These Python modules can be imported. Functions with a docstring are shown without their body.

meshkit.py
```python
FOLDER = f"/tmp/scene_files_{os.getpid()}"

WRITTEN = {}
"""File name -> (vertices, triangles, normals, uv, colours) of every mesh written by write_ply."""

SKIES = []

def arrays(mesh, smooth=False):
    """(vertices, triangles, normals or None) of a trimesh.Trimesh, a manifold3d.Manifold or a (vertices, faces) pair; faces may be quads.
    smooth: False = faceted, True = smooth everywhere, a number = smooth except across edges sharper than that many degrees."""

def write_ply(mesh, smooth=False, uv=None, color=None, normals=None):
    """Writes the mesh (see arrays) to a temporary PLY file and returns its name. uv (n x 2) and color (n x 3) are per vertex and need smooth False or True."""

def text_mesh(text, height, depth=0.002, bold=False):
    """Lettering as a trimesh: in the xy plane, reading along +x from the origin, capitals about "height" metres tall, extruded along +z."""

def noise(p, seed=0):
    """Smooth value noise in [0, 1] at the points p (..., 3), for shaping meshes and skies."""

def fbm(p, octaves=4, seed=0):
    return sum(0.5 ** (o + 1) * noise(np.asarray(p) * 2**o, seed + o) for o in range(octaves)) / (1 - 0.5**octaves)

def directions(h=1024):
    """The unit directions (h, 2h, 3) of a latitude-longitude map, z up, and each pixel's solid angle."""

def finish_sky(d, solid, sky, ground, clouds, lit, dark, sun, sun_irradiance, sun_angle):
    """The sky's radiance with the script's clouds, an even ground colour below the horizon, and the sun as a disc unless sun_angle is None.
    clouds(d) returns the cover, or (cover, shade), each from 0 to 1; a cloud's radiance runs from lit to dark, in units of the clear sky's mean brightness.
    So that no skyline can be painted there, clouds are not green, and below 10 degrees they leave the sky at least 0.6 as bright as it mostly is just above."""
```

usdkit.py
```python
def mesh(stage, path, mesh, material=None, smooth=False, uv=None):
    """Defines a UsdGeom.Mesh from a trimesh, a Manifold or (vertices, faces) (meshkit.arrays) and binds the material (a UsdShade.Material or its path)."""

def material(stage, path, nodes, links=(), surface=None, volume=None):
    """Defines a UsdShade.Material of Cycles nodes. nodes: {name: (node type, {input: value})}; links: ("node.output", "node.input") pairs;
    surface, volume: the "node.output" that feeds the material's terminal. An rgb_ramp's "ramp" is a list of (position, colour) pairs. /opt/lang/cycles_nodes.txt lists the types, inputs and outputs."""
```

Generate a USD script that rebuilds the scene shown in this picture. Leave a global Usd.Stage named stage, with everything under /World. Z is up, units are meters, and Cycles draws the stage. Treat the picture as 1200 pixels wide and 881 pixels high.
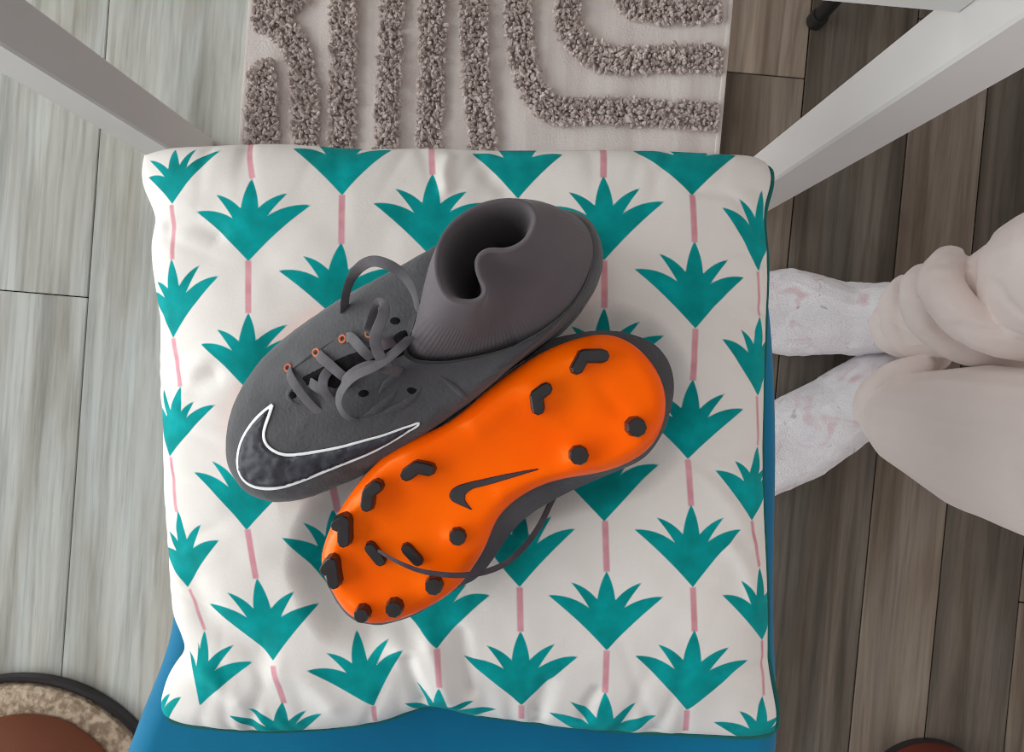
import math
import numpy as np
import trimesh
import manifold3d as m3
import shapely
from shapely.geometry import Polygon, LineString, Point
from scipy.spatial import Delaunay, cKDTree
from scipy.interpolate import CubicSpline
from pxr import Usd, UsdGeom, UsdLux, UsdShade, Gf, Sdf, Vt
import usdkit, meshkit

rng = np.random.default_rng(7)
stage = Usd.Stage.CreateInMemory()
UsdGeom.SetStageUpAxis(stage, UsdGeom.Tokens.z)
UsdGeom.SetStageMetersPerUnit(stage, 1.0)
UsdGeom.Xform.Define(stage, '/World')
stage.SetDefaultPrim(stage.GetPrimAtPath('/World'))
UsdGeom.Scope.Define(stage, '/World/Looks')

# ------------------------------------------------------------------ camera
EXPOSURE = 0.0
CAM_H, FPX, NADIR = 1.10, 870.0, (592.0, 420.0)
CX, CY = 600.0, 440.5
dn = np.array([(NADIR[0] - CX) / FPX, -(NADIR[1] - CY) / FPX, -1.0]); dn /= np.linalg.norm(dn)
Zc = -dn
Xc = np.array([1.0, 0, 0]) - Zc * Zc[0]; Xc /= np.linalg.norm(Xc)
Yc = np.cross(Zc, Xc)
AX = np.array([Xc, Yc, Zc])                     # camera coordinates -> world
CAM = np.array([0, 0, CAM_H])
cam = UsdGeom.Camera.Define(stage, '/World/camera')
cam.CreateHorizontalApertureAttr(36.0)
cam.CreateFocalLengthAttr(36.0 * FPX / 1200.0)
cam.CreateVerticalApertureAttr(36.0 * 881 / 1200)
cam.CreateClippingRangeAttr(Gf.Vec2f(0.02, 100))
cam.CreateExposureAttr(EXPOSURE)
M = np.eye(4); M[:3, :3] = AX.T; M[3, :3] = CAM
cam.AddTransformOp().Set(Gf.Matrix4d(M.tolist()))

# ------------------------------------------------------------------ light: daylight from the balcony window on the left, dim room around
WIN_X = -1.45                                        # the window wall
SKY, WINDOW = 0.20, 64.0
dome = UsdLux.DomeLight.Define(stage, '/World/room_light')
dome.CreateIntensityAttr(SKY); dome.CreateColorAttr(Gf.Vec3f(1.0, 0.955, 0.945))
win = UsdLux.RectLight.Define(stage, '/World/window_daylight')
win.CreateWidthAttr(2.0); win.CreateHeightAttr(2.1); win.CreateIntensityAttr(WINDOW / 12); win.CreateColorAttr(Gf.Vec3f(0.95, 0.99, 1.0))
win.AddTranslateOp().Set(Gf.Vec3d(WIN_X - 0.05, 0.10, 1.28)); win.AddRotateYOp().Set(-90)      # its -z axis faces +x


def rays(px):
    px = np.atleast_2d(np.asarray(px, float))
    r = np.stack([(px[:, 0] - CX) / FPX, -(px[:, 1] - CY) / FPX, -np.ones(len(px))], 1)
    return r @ AX.T


def P(px, z):
    """World points seen at image points px (n x 2) at heights z."""
    r = rays(px)
    return CAM + r * ((np.asarray(z, float) - CAM_H) / r[:, 2])[:, None]


def cast(mesh, px, fallback=None):
    """First hit of the sight lines through px with mesh: points, normals."""
    d = rays(px); d /= np.linalg.norm(d, axis=1)[:, None]
    loc, ri, ti = mesh.ray.intersects_location(np.tile(CAM, (len(d), 1)), d, multiple_hits=False)
    z = np.full(len(d), np.nan if fallback is None else fallback)
    pts = P(px, np.where(np.isnan(z), 0.6, z)); nrm = np.tile([0, 0, 1.0], (len(d), 1))
    pts[ri] = loc; nrm[ri] = mesh.face_normals[ti]
    hit = np.zeros(len(d), bool); hit[ri] = True
    if fallback is None and not hit.all() and hit.any():      # off the surface: keep the height of the nearest hit
        i = np.arange(len(d)); near = i[hit][np.abs(i[:, None] - i[hit][None]).argmin(1)]
        pts = np.where(hit[:, None], pts, P(px, pts[near, 2])); nrm = nrm[near]
    return pts, nrm


def s2l(*c):
    c = np.array(c, float) / 255
    return tuple(np.where(c < 0.04045, c / 12.92, ((c + 0.055) / 1.055) ** 2.4))


# ------------------------------------------------------------------ prims
used = {}


def path_of(name, parent):
    base = (str(parent.GetPath()) if parent else '/World') + '/'
    k = base + name
    n = used.get(k, 0); used[k] = n + 1
    return k if n == 0 else f'{k}_{n:03d}'


def tag(o, label=None, cat=None, group=None, kind=None):
    p = o.GetPrim() if hasattr(o, 'GetPrim') else o
    for k, v in (('label', label), ('category', cat), ('group', group), ('kind', kind)):
        if v:
            p.SetCustomDataByKey(k, v)
    return p


def obj(name, mesh, mat, parent=None, smooth=35, label=None, kind=None):
    return tag(usdkit.mesh(stage, path_of(name, parent), mesh, mat, smooth=smooth), label=label, kind=kind)


def thing(name, label=None, cat=None, group=None, kind=None):
    return tag(UsdGeom.Xform.Define(stage, path_of(name, None)), label, cat, group, kind)


# ------------------------------------------------------------------ materials
def surf(name, c1, c2=None, scale=8.0, rough=0.6, bump=0.0, bscale=200.0, bdist=0.002, stretch=(1, 1, 1), sheen=0.0, spec=0.5, metal=0.0, coat=0.0, detail=4, lo=0.35, hi=0.65, extra=None):
    nodes = {'tc': ('texture_coordinate', {}), 'p': ('principled_bsdf', {'roughness': rough, 'sheen_weight': sheen, 'specular_ior_level': spec, 'metallic': metal, 'coat_weight': coat, 'base_color': c1})}
    links = []
    if c2 is not None:
        nodes['m'] = ('mapping', {'scale': stretch}); nodes['n'] = ('noise_texture', {'scale': scale, 'detail': detail})
        nodes['r'] = ('rgb_ramp', {'ramp': [(lo, c1), (hi, c2)]})
        links += [('tc.object', 'm.vector'), ('m.vector', 'n.vector'), ('n.fac', 'r.fac'), ('r.color', 'p.base_color')]
    if bump:
        nodes['bn'] = ('noise_texture', {'scale': bscale, 'detail': 3}); nodes['b'] = ('bump', {'strength': bump, 'distance': bdist})
        links += [('tc.object', 'bn.vector'), ('bn.fac', 'b.height'), ('b.normal', 'p.normal')]
    if extra:
        extra(nodes, links)
    return usdkit.material(stage, '/World/Looks/' + name, nodes, links, surface='p.BSDF')


def wood(name, tones, off, knot):
    """Grey washed oak: long streaks along the board's y axis and here and there a cathedral figure."""
    nodes = {
        'tc': ('texture_coordinate', {}),
        'm1': ('mapping', {'location': off, 'scale': (17, 1.1, 1)}), 'n1': ('noise_texture', {'scale': 1.0, 'detail': 7, 'roughness': 0.62, 'distortion': 0.5}),
        'm2': ('mapping', {'location': off, 'scale': (110, 4, 1)}), 'n2': ('noise_texture', {'scale': 1.0, 'detail': 4, 'roughness': 0.7}),
        'm3': ('mapping', {'location': (off[1], off[0], 0), 'scale': (9, 1.6, 1)}), 'n3': ('noise_texture', {'scale': 1.4, 'detail': 3, 'distortion': 0.6}),
        'wm': ('mapping', {'location': off, 'scale': (7.5, 0.9, 1)}), 'w': ('wave_texture', {'wave_type': 'bands', 'bands_direction': 'x', 'scale': 1.5, 'distortion': 13.0, 'detail': 3, 'detail_scale': 0.6, 'detail_roughness': 0.5}),
        'r1': ('rgb_ramp', {'ramp': [(0.28, tones[0]), (0.45, tones[1]), (0.58, tones[2]), (0.75, tones[3])]}),
        'r2': ('rgb_ramp', {'ramp': [(0.3, (0.66, 0.65, 0.63)), (0.52, (1, 1, 1))]}),
        'r3': ('rgb_ramp', {'ramp': [(0.32, (0.82, 0.77, 0.71)), (0.5, (0.98, 0.965, 0.94)), (0.68, (1.06, 1.08, 1.09))]}),
        'r4': ('rgb_ramp', {'ramp': [(0.0, (0.70, 0.67, 0.64)), (0.25, (1, 1, 1))]}),
        'a': ('mix', {'mix_type': 'multiply', 'fac': 0.8}), 'b': ('mix', {'mix_type': 'multiply', 'fac': 1.0}), 'c': ('mix', {'mix_type': 'multiply', 'fac': knot}),
        'bp': ('bump', {'strength': 0.25, 'distance': 0.001}), 'p': ('principled_bsdf', {'roughness': 0.68, 'specular_ior_level': 0.2})}
    links = []
    for m, n in (('m1', 'n1'), ('m2', 'n2'), ('m3', 'n3'), ('wm', 'w')):
        links += [('tc.object', m + '.vector'), (m + '.vector', n + '.vector')]
    links += [('n1.fac', 'r1.fac'), ('n2.fac', 'r2.fac'), ('n3.fac', 'r3.fac'), ('w.fac', 'r4.fac'), ('r1.color', 'a.color1'), ('r2.color', 'a.color2'), ('a.color', 'b.color1'), ('r3.color', 'b.color2'),
              ('b.color', 'c.color1'), ('r4.color', 'c.color2'), ('c.color', 'p.base_color'), ('n2.fac', 'bp.height'), ('bp.normal', 'p.normal')]
    return usdkit.material(stage, '/World/Looks/' + name, nodes, links, surface='p.BSDF')


GREY = [s2l(160, 161, 156), s2l(198, 200, 195), s2l(216, 219, 214), s2l(226, 229, 224)]
BROWN = [s2l(98, 87, 77), s2l(124, 112, 101), s2l(144, 132, 120), s2l(162, 151, 138)]
DARK = [s2l(74, 68, 62), s2l(98, 91, 83), s2l(116, 108, 99), s2l(132, 124, 114)]
WOODS = [wood('grey_oak', GREY, (3.1, 0.7, 0), 0.5), wood('grey_oak_fine', GREY, (11.3, 5.2, 0), 0.25), wood('brown_oak', BROWN, (7.7, 2.9, 0), 0.6), wood('brown_oak_fine', BROWN, (17.2, 9.4, 0), 0.35),
         wood('dark_oak', DARK, (5.5, 13.1, 0), 0.4), wood('dark_oak_figured', DARK, (21.5, 3.3, 0), 0.7), wood('pale_brown_oak', [c * 1.75 for c in np.array(BROWN)], (2.5, 6.3, 0), 0.7)]
SUBFLOOR = surf('dark_joint', s2l(40, 36, 33), rough=0.9)
WHITE = surf('white_lacquer', s2l(218, 213, 211), s2l(224, 220, 217), 3, rough=0.35)
WALL = surf('white_plaster', s2l(225, 222, 215), s2l(232, 229, 222), 5, rough=0.9, bump=0.2, bscale=60)
RUG = surf('rug_weave', s2l(226, 213, 208), s2l(240, 231, 226), 3, rough=0.95, bump=0.5, bscale=350, bdist=0.002, stretch=(14, 1, 1), sheen=0.2)
PILE = surf('rug_pile', s2l(190, 173, 167), s2l(220, 206, 199), 60, rough=1.0, bump=0.6, bscale=700, bdist=0.002, sheen=0.3)
VELVET = surf('blue_velvet', s2l(0, 106, 146), s2l(0, 120, 160), 6, rough=0.8, bump=0.2, bscale=500, bdist=0.0006, sheen=0.12, spec=0.2)
BLACK = surf('black_metal', s2l(30, 29, 29), rough=0.4)
BLACKWEAVE = surf('black_leather', s2l(36, 34, 34), s2l(44, 42, 42), 30, rough=0.6, bump=0.3, bscale=150)
TEALBACK = surf('teal_cotton', s2l(6, 92, 88), s2l(10, 104, 100), 40, rough=0.85, bump=0.25, bscale=900, bdist=0.0005)
ORANGE = surf('orange_plate', s2l(255, 89, 0), s2l(255, 101, 0), 14, rough=0.27, bump=0.06, bscale=900, bdist=0.0004, spec=0.5, extra=lambda nodes, links: nodes['p'][1].update(specular_tint=(1.0, 0.55, 0.12)))
STUD = surf('stud_rubber', s2l(24, 20, 21), s2l(34, 30, 32), 90, rough=0.38)
LOGOBLACK = surf('logo_black', s2l(36, 31, 36), s2l(50, 45, 52), 60, rough=0.4)
SHOEGREY = surf('boot_knit', s2l(58, 57, 61), s2l(72, 71, 74), 25, rough=0.8, bump=0.45, bscale=420, bdist=0.0012, sheen=0.15)
COLLAR = surf('collar_knit', s2l(78, 71, 76), s2l(88, 81, 85), 18, rough=0.9, bump=0.3, bscale=900, bdist=0.0006, sheen=0.15)
LACE = surf('lace_grey', s2l(80, 77, 81), s2l(94, 91, 95), 80, rough=0.85, bump=0.5, bscale=1500, bdist=0.0005)
LACEDARK = surf('lace_dark', s2l(58, 48, 56), s2l(74, 64, 72), 80, rough=0.8, bump=0.5, bscale=1500, bdist=0.0005)
LOGODARK = surf('logo_textured', s2l(34, 34, 42), s2l(48, 48, 58), 120, rough=0.6)
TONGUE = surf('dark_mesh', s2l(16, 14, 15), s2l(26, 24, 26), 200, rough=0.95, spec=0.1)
WHITELINE = surf('white_print', s2l(236, 236, 238), rough=0.5)
EYELET = surf('orange_thread', s2l(180, 96, 62), s2l(200, 116, 80), 200, rough=0.7)
CORK = surf('cork', s2l(160, 137, 114), s2l(218, 198, 172), 90, rough=0.9, bump=0.8, bscale=160, bdist=0.004, lo=0.4, hi=0.6)
TERRA = surf('terracotta', s2l(124, 68, 44), s2l(136, 76, 50), 9, rough=0.7, bump=0.15, bscale=120)
TERRADARK = surf('terracotta_dark', s2l(104, 40, 28), s2l(114, 46, 32), 9, rough=0.6)
TRAYBLACK = surf('tray_black', s2l(48, 44, 47), rough=0.4)
SKIN = surf('skin', s2l(214, 168, 146), s2l(222, 178, 156), 12, rough=0.5)
HAIR = surf('hair', s2l(70, 48, 36), s2l(92, 66, 48), 60, rough=0.55, stretch=(1, 1, 0.1))
PANTS = surf('beige_jersey', s2l(234, 219, 213), s2l(240, 227, 222), 6, rough=0.95, bump=0.2, bscale=800, bdist=0.0006, sheen=0.2)
SWEATER = surf('cream_knit', s2l(210, 200, 190), s2l(220, 210, 200), 20, rough=0.95, bump=0.4, bscale=300)
OAK = surf('stool_oak', s2l(170, 130, 90), s2l(190, 150, 108), 5, rough=0.5, stretch=(1, 8, 1))
EYE = surf('eye_dark', s2l(40, 30, 26), rough=0.2)
LIP = surf('lip', s2l(180, 105, 98), rough=0.5)


def sock_extra(nodes, links):
    nodes.update({'v': ('noise_texture', {'scale': 26, 'detail': 1.5, 'distortion': 1.2}), 'rp': ('rgb_ramp', {'ramp': [(0.56, (1, 1, 1)), (0.74, s2l(242, 218, 221))]}),
                  'v2': ('noise_texture', {'scale': 38, 'detail': 2, 'distortion': 2.0}), 'rg': ('rgb_ramp', {'ramp': [(0.66, (1, 1, 1)), (0.78, s2l(190, 187, 192))]}),
                  'x1': ('mix', {'mix_type': 'multiply', 'fac': 1.0}), 'x2': ('mix', {'mix_type': 'multiply', 'fac': 1.0})})
    links.remove(('r.color', 'p.base_color'))
    links += [('tc.object', 'v.vector'), ('tc.object', 'v2.vector'), ('v.fac', 'rp.fac'), ('v2.fac', 'rg.fac'), ('r.color', 'x1.color1'), ('rp.color', 'x1.color2'), ('x1.color', 'x2.color1'), ('rg.color', 'x2.color2'), ('x2.color', 'p.base_color')]


SOCK = surf('fluffy_sock', s2l(240, 235, 239), s2l(247, 243, 246), 30, rough=1.0, bump=0.9, bscale=420, bdist=0.003, sheen=0.4, extra=sock_extra)


def glass_material():
    nodes = {'t': ('transparent_bsdf', {'color': (0.97, 0.98, 0.98)}), 'g': ('glossy_bsdf', {'roughness': 0.02}), 'f': ('fresnel', {'IOR': 1.45}), 'x': ('mix_closure', {})}
    return usdkit.material(stage, '/World/Looks/window_glass', nodes, [('f.fac', 'x.fac'), ('t.BSDF', 'x.closure1'), ('g.BSDF', 'x.closure2')], surface='x.closure')


GLASS = glass_material()


def print_material():
    """Printed cotton: the mesh carries the distance to the printed leaves and stems; thresholds make crisp edges."""
    nodes = {'tc': ('texture_coordinate', {}), 'leaf': ('attribute', {'attribute': 'leaf'}), 'stem': ('attribute', {'attribute': 'stem'}),
             'rl': ('rgb_ramp', {'ramp': [(0.47, (0, 0, 0)), (0.53, (1, 1, 1))]}), 'rs': ('rgb_ramp', {'ramp': [(0.45, (0, 0, 0)), (0.55, (1, 1, 1))]}),
             'n': ('noise_texture', {'scale': 45, 'detail': 4}), 'rt': ('rgb_ramp', {'ramp': [(0.3, s2l(0, 132, 130)), (0.55, s2l(0, 150, 150)), (0.75, s2l(0, 166, 168))]}),
             'nw': ('noise_texture', {'scale': 9, 'detail': 3}), 'rw': ('rgb_ramp', {'ramp': [(0.3, s2l(226, 220, 214)), (0.7, s2l(234, 229, 224))]}),
             'np': ('noise_texture', {'scale': 70, 'detail': 2}), 'rp': ('rgb_ramp', {'ramp': [(0.3, s2l(206, 142, 152)), (0.7, s2l(222, 164, 172))]}),
             'a': ('mix', {}), 'b': ('mix', {}), 'wv': ('noise_texture', {'scale': 900, 'detail': 2}), 'bp': ('bump', {'strength': 0.25, 'distance': 0.0006}),
             'p': ('principled_bsdf', {'roughness': 0.9, 'sheen_weight': 0.02, 'specular_ior_level': 0.12})}
    links = [('leaf.fac', 'rl.fac'), ('stem.fac', 'rs.fac'), ('tc.object', 'n.vector'), ('tc.object', 'nw.vector'), ('tc.object', 'np.vector'), ('tc.object', 'wv.vector'), ('n.fac', 'rt.fac'), ('nw.fac', 'rw.fac'), ('np.fac', 'rp.fac'),
             ('rw.color', 'a.color1'), ('rp.color', 'a.color2'), ('rs.color', 'a.fac'), ('a.color', 'b.color1'), ('rt.color', 'b.color2'), ('rl.color', 'b.fac'), ('b.color', 'p.base_color'), ('wv.fac', 'bp.height'), ('bp.normal', 'p.normal')]
    return usdkit.material(stage, '/World/Looks/printed_cotton', nodes, links, surface='p.BSDF')


PRINT = print_material()


# ------------------------------------------------------------------ mesh helpers
def cat(*ms):
    return trimesh.util.concatenate([as_tm(m) for m in ms])


def as_tm(m):
    if hasattr(m, 'to_mesh'):
        q = m.to_mesh(); return trimesh.Trimesh(np.array(q.vert_properties)[:, :3], np.array(q.tri_verts), process=False)
    return m


def box(x0, x1, y0, y1, z0, z1, c=0.0):
    """A box with chamfered edges."""
    lo, hi = np.array([x0, y0, z0]), np.array([x1, y1, z1])
    if c <= 0:
        b = trimesh.creation.box(hi - lo); b.apply_translation((lo + hi) / 2); return b
    pts = []
    for sx in (0, 1):
        for sy in (0, 1):
            for sz in (0, 1):
                for k in range(3):
                    p = np.where([sx, sy, sz], hi, lo).astype(float)
                    for j in range(3):
                        if j != k:
                            p[j] += c if (sx, sy, sz)[j] == 0 else -c
                    pts.append(p)
    return trimesh.convex.convex_hull(np.array(pts))


def loft(rings, cap0=False, cap1=False, closed=True):
    rings = np.asarray(rings, float); k, n = rings.shape[:2]
    v = rings.reshape(-1, 3); f = []
    i = np.arange(k - 1)[:, None] * n; j = np.arange(n if closed else n - 1)[None]; j2 = (j + 1) % n
    a, b, c, d = i + j, i + j2, i + n + j2, i + n + j
    f = np.concatenate([np.stack([a, b, c], -1).reshape(-1, 3), np.stack([a, c, d], -1).reshape(-1, 3)])
    for cap, r, flip in ((cap0, 0, True), (cap1, k - 1, False)):
        if cap:
            v = np.vstack([v, rings[r].mean(0)]); o = r * n; jj = np.arange(n); kk = (jj + 1) % n
            t = np.stack([o + jj, o + kk, np.full(n, len(v) - 1)], 1)
            f = np.vstack([f, t[:, ::-1] if flip else t])
    return trimesh.Trimesh(v, f, process=False)


def outward(m):
    m.fix_normals() if False else None
    if m.volume < 0:
        m.invert()
    return m


def spline(pts, n, closed=False):
    pts = np.asarray(pts, float)
    if closed:
        pts = np.vstack([pts, pts[:1]])
    s = np.r_[0, np.cumsum(np.maximum(np.linalg.norm(np.diff(pts, axis=0), axis=1), 1e-9) ** 0.7)]
    cs = CubicSpline(s, pts, bc_type='periodic' if closed else 'natural')
    dense = cs(np.linspace(0, s[-1], max(400, n * 4)))
    a = np.r_[0, np.cumsum(np.linalg.norm(np.diff(dense, axis=0), axis=1))]
    t = np.linspace(0, a[-1], n + 1 if closed else n)
    if closed:
        t = t[:-1]
    return np.stack([np.interp(t, a, dense[:, k]) for k in range(dense.shape[1])], 1)


def ring(pts, mid, n, closed_spline=True):
    """A closed curve through pts, resampled so that pts[0] is sample 0 and pts[mid] is sample n/2."""
    pts = np.asarray(pts, float); full = np.vstack([pts, pts[:1]])
    s = np.r_[0, np.cumsum(np.maximum(np.linalg.norm(np.diff(full, axis=0), axis=1), 1e-9) ** 0.7)]
    cs = CubicSpline(s, full, bc_type='periodic')
    out = []
    for a, b in ((0, s[mid]), (s[mid], s[-1])):
        q = cs(np.linspace(a, b, 600)); l = np.r_[0, np.cumsum(np.linalg.norm(np.diff(q, axis=0), axis=1))]
        t = np.linspace(0, l[-1], n // 2 + 1)[:-1]
        out.append(np.stack([np.interp(t, l, q[:, k]) for k in range(q.shape[1])], 1))
    return np.vstack(out)


def sweep(path, w, h, up=(0, 0, 1), sides=8, n=None, roll=None, taper=None):
    """A ribbon or tube (w wide, h thick) along path. up: direction its flat side faces (one, or one per input point); roll: degrees per input point."""
    path = np.asarray(path, float); k = len(path); n = n or max(8, k * 6)
    up = np.broadcast_to(np.asarray(up, float), (k, 3)); r = np.zeros(k) if roll is None else np.asarray(roll, float)
    q = spline(np.hstack([path, up * 1e-3, r[:, None] * 1e-4]), n)
    p, u, r = q[:, :3], q[:, 3:6], np.radians(q[:, 6] * 1e4)
    t = np.gradient(p, axis=0); t /= np.linalg.norm(t, axis=1)[:, None]
    u = u - t * (u * t).sum(1)[:, None]; u /= np.maximum(np.linalg.norm(u, axis=1), 1e-9)[:, None]
    s = np.cross(t, u)
    u, s = u * np.cos(r)[:, None] + s * np.sin(r)[:, None], s * np.cos(r)[:, None] - u * np.sin(r)[:, None]
    a = np.linspace(0, 2 * np.pi, sides, endpoint=False)
    ca, sa = np.sign(np.cos(a)) * np.abs(np.cos(a)) ** 0.7, np.sign(np.sin(a)) * np.abs(np.sin(a)) ** 0.7
    tp = np.ones(n) if taper is None else np.interp(np.linspace(0, 1, n), np.linspace(0, 1, len(taper)), taper)
    rings = p[:, None] + (s[:, None] * ca[None, :, None] * w / 2 + u[:, None] * sa[None, :, None] * h / 2) * tp[:, None, None]
    return outward(loft(rings, True, True))


def ball(c, r, n=16):
    return m3.Manifold.sphere(r, n).translate(tuple(map(float, c)))


def bone(a, b, ra, rb, n=20):
    return m3.Manifold.batch_hull([ball(a, ra, n), ball(b, rb, n)])


def union(ms):
    return m3.Manifold.batch_boolean(list(ms), m3.OpType.Add)


def organic(ms, edge=0.012, it=12):
    t = as_tm(union(ms).refine_to_length(edge)); t = trimesh.Trimesh(t.vertices, t.faces, process=True)
    trimesh.smoothing.filter_taubin(t, 0.5, 0.53, iterations=it)
    return t


def slab(poly, z0, z1, r, n=6):
    """A polygon (k x 2) extruded from z0 to z1 with edges rounded by r."""
    ring0 = spline(poly, 240, True)
    pl = Polygon(ring0)
    if not pl.exterior.is_ccw:
        ring0 = ring0[::-1]
    t = np.roll(ring0, -1, 0) - np.roll(ring0, 1, 0); nn = np.stack([t[:, 1], -t[:, 0]], 1); nn /= np.linalg.norm(nn, axis=1)[:, None]
    rings = []
    for a in np.linspace(-90, 90, 2 * n + 1):
        a = math.radians(a); off = -r + r * math.cos(a); z = (z0 + r + r * math.sin(a)) if a <= 0 else (z1 - r + r * math.sin(a))
        rings.append(np.c_[ring0 + nn * off, np.full(len(ring0), z)])
    return outward(loft(rings, True, True))


def lathe(profile, n=96, center=(0, 0, 0)):
    a = np.linspace(0, 2 * np.pi, n, endpoint=False); pr = np.asarray(profile, float)
    rings = np.stack([np.stack([pr[i, 0] * np.cos(a), pr[i, 0] * np.sin(a), np.full(n, pr[i, 1])], 1) for i in range(len(pr))]) + np.asarray(center)
    return outward(loft(rings, True, True))


# ================================================================== THE SETTING
YAW = -4.8                                            # boards, table and rug lie turned by this against the camera
cs_, sn_ = math.cos(math.radians(YAW)), math.sin(math.radians(YAW))


def to_room(xy):
    xy = np.atleast_2d(xy); return np.stack([xy[:, 0] * cs_ + xy[:, 1] * sn_, -xy[:, 0] * sn_ + xy[:, 1] * cs_], 1)


floor = thing('floor', 'grey washed oak laminate floor', None, kind='structure')
UsdGeom.Xformable(floor).AddRotateZOp().Set(YAW)
edges = [-1.86, -1.64, -1.42, -1.2, -0.99, -0.80, -0.619, -0.385, -0.15, 0.06, 0.284, 0.406, 0.565, 0.678, 0.80, 0.93, 1.12, 1.32, 1.52, 1.72, 1.92]
cuts = {5: [to_room(P([(50, 344)], 0)[:, :2])[0, 1]], 10: [to_room(P([(900, 88)], 0)[:, :2])[0, 1]], 6: [-1.05], 11: [0.72], 12: [-0.95, 0.55], 13: [0.9], 14: [-0.3], 7: [0.85], 8: [-0.6], 9: [0.3]}
tone = {4: 1, 5: 0, 6: 1, 7: 0, 10: 3, 11: 5, 12: 3, 13: 4, 14: 2, 15: 5}
obj('underlay', box(-1.86, 1.92, -2.0, 2.2, -0.03, -0.012), SUBFLOOR, floor)
for i in range(len(edges) - 1):
    ys = [-2.0] + sorted(cuts.get(i, [rng.uniform(-1.2, 1.2)])) + [2.2]
    for j in range(len(ys) - 1):
        t = tone.get(i, int(rng.integers(0, 6)))
        if i < 5:
            t = (i + j) % 2
        if i == 10:
            t = (3, 6)[j]
        if i == 5:
            t = (1, 0)[j]
        if i == 12:
            t = (2, 3, 4)[j]
        g = 0.0008
        obj('plank', box(edges[i] + g, edges[i + 1] - g, ys[j] + g, ys[j + 1] - g, -0.012, 0.0, 0.0012), WOODS[t], floor, smooth=False)

# left wall with the balcony window that lights the room
wall = thing('wall_left', 'white plastered wall with a balcony window', None, kind='structure')
WX0, WX1, WY0, WY1, WZ0, WZ1 = WIN_X, WIN_X + 0.15, -0.92, 1.12, 0.22, 2.34
for b in ((WX0, WX1, -2.0, WY0, 0, 2.5), (WX0, WX1, WY1, 2.2, 0, 2.5), (WX0, WX1, WY0, WY1, 0, WZ0), (WX0, WX1, WY0, WY1, WZ1, 2.5)):
    obj('masonry', box(*b), WALL, wall, smooth=False)
wn = thing('window_1', 'two-sash white framed balcony window', None, kind='structure')
for y0, y1 in ((WY0, 0.10), (0.10, WY1)):
    fr = cat(box(WIN_X + 0.030, WIN_X + 0.090, y0, y0 + 0.06, WZ0, WZ1, 0.004), box(WIN_X + 0.030, WIN_X + 0.090, y1 - 0.06, y1, WZ0, WZ1, 0.004), box(WIN_X + 0.030, WIN_X + 0.090, y0 + 0.06, y1 - 0.06, WZ0, WZ0 + 0.07, 0.004), box(WIN_X + 0.030, WIN_X + 0.090, y0 + 0.06, y1 - 0.06, WZ1 - 0.07, WZ1, 0.004))
    obj('sash', fr, WHITE, wn, smooth=False)
    obj('pane', box(WIN_X + 0.055, WIN_X + 0.065, y0 + 0.055, y1 - 0.055, WZ0 + 0.065, WZ1 - 0.065), GLASS, wn, smooth=False)
obj('handle', cat(box(WIN_X + 0.085, WIN_X + 0.110, 0.065, 0.085, 1.0, 1.02, 0.002), box(WIN_X + 0.100, WIN_X + 0.115, 0.065, 0.085, 0.9, 1.03, 0.004)), BLACK, wn, smooth=False)
obj('sill', box(WIN_X + 0.070, WIN_X + 0.210, WY0, WY1, WZ0 - 0.025, WZ0, 0.004), WHITE, wn, smooth=False)
obj('baseboard_left', box(WIN_X + 0.150, WIN_X + 0.165, -2.0, 2.2, 0, 0.07, 0.003), WHITE, None, smooth=False)
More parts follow.
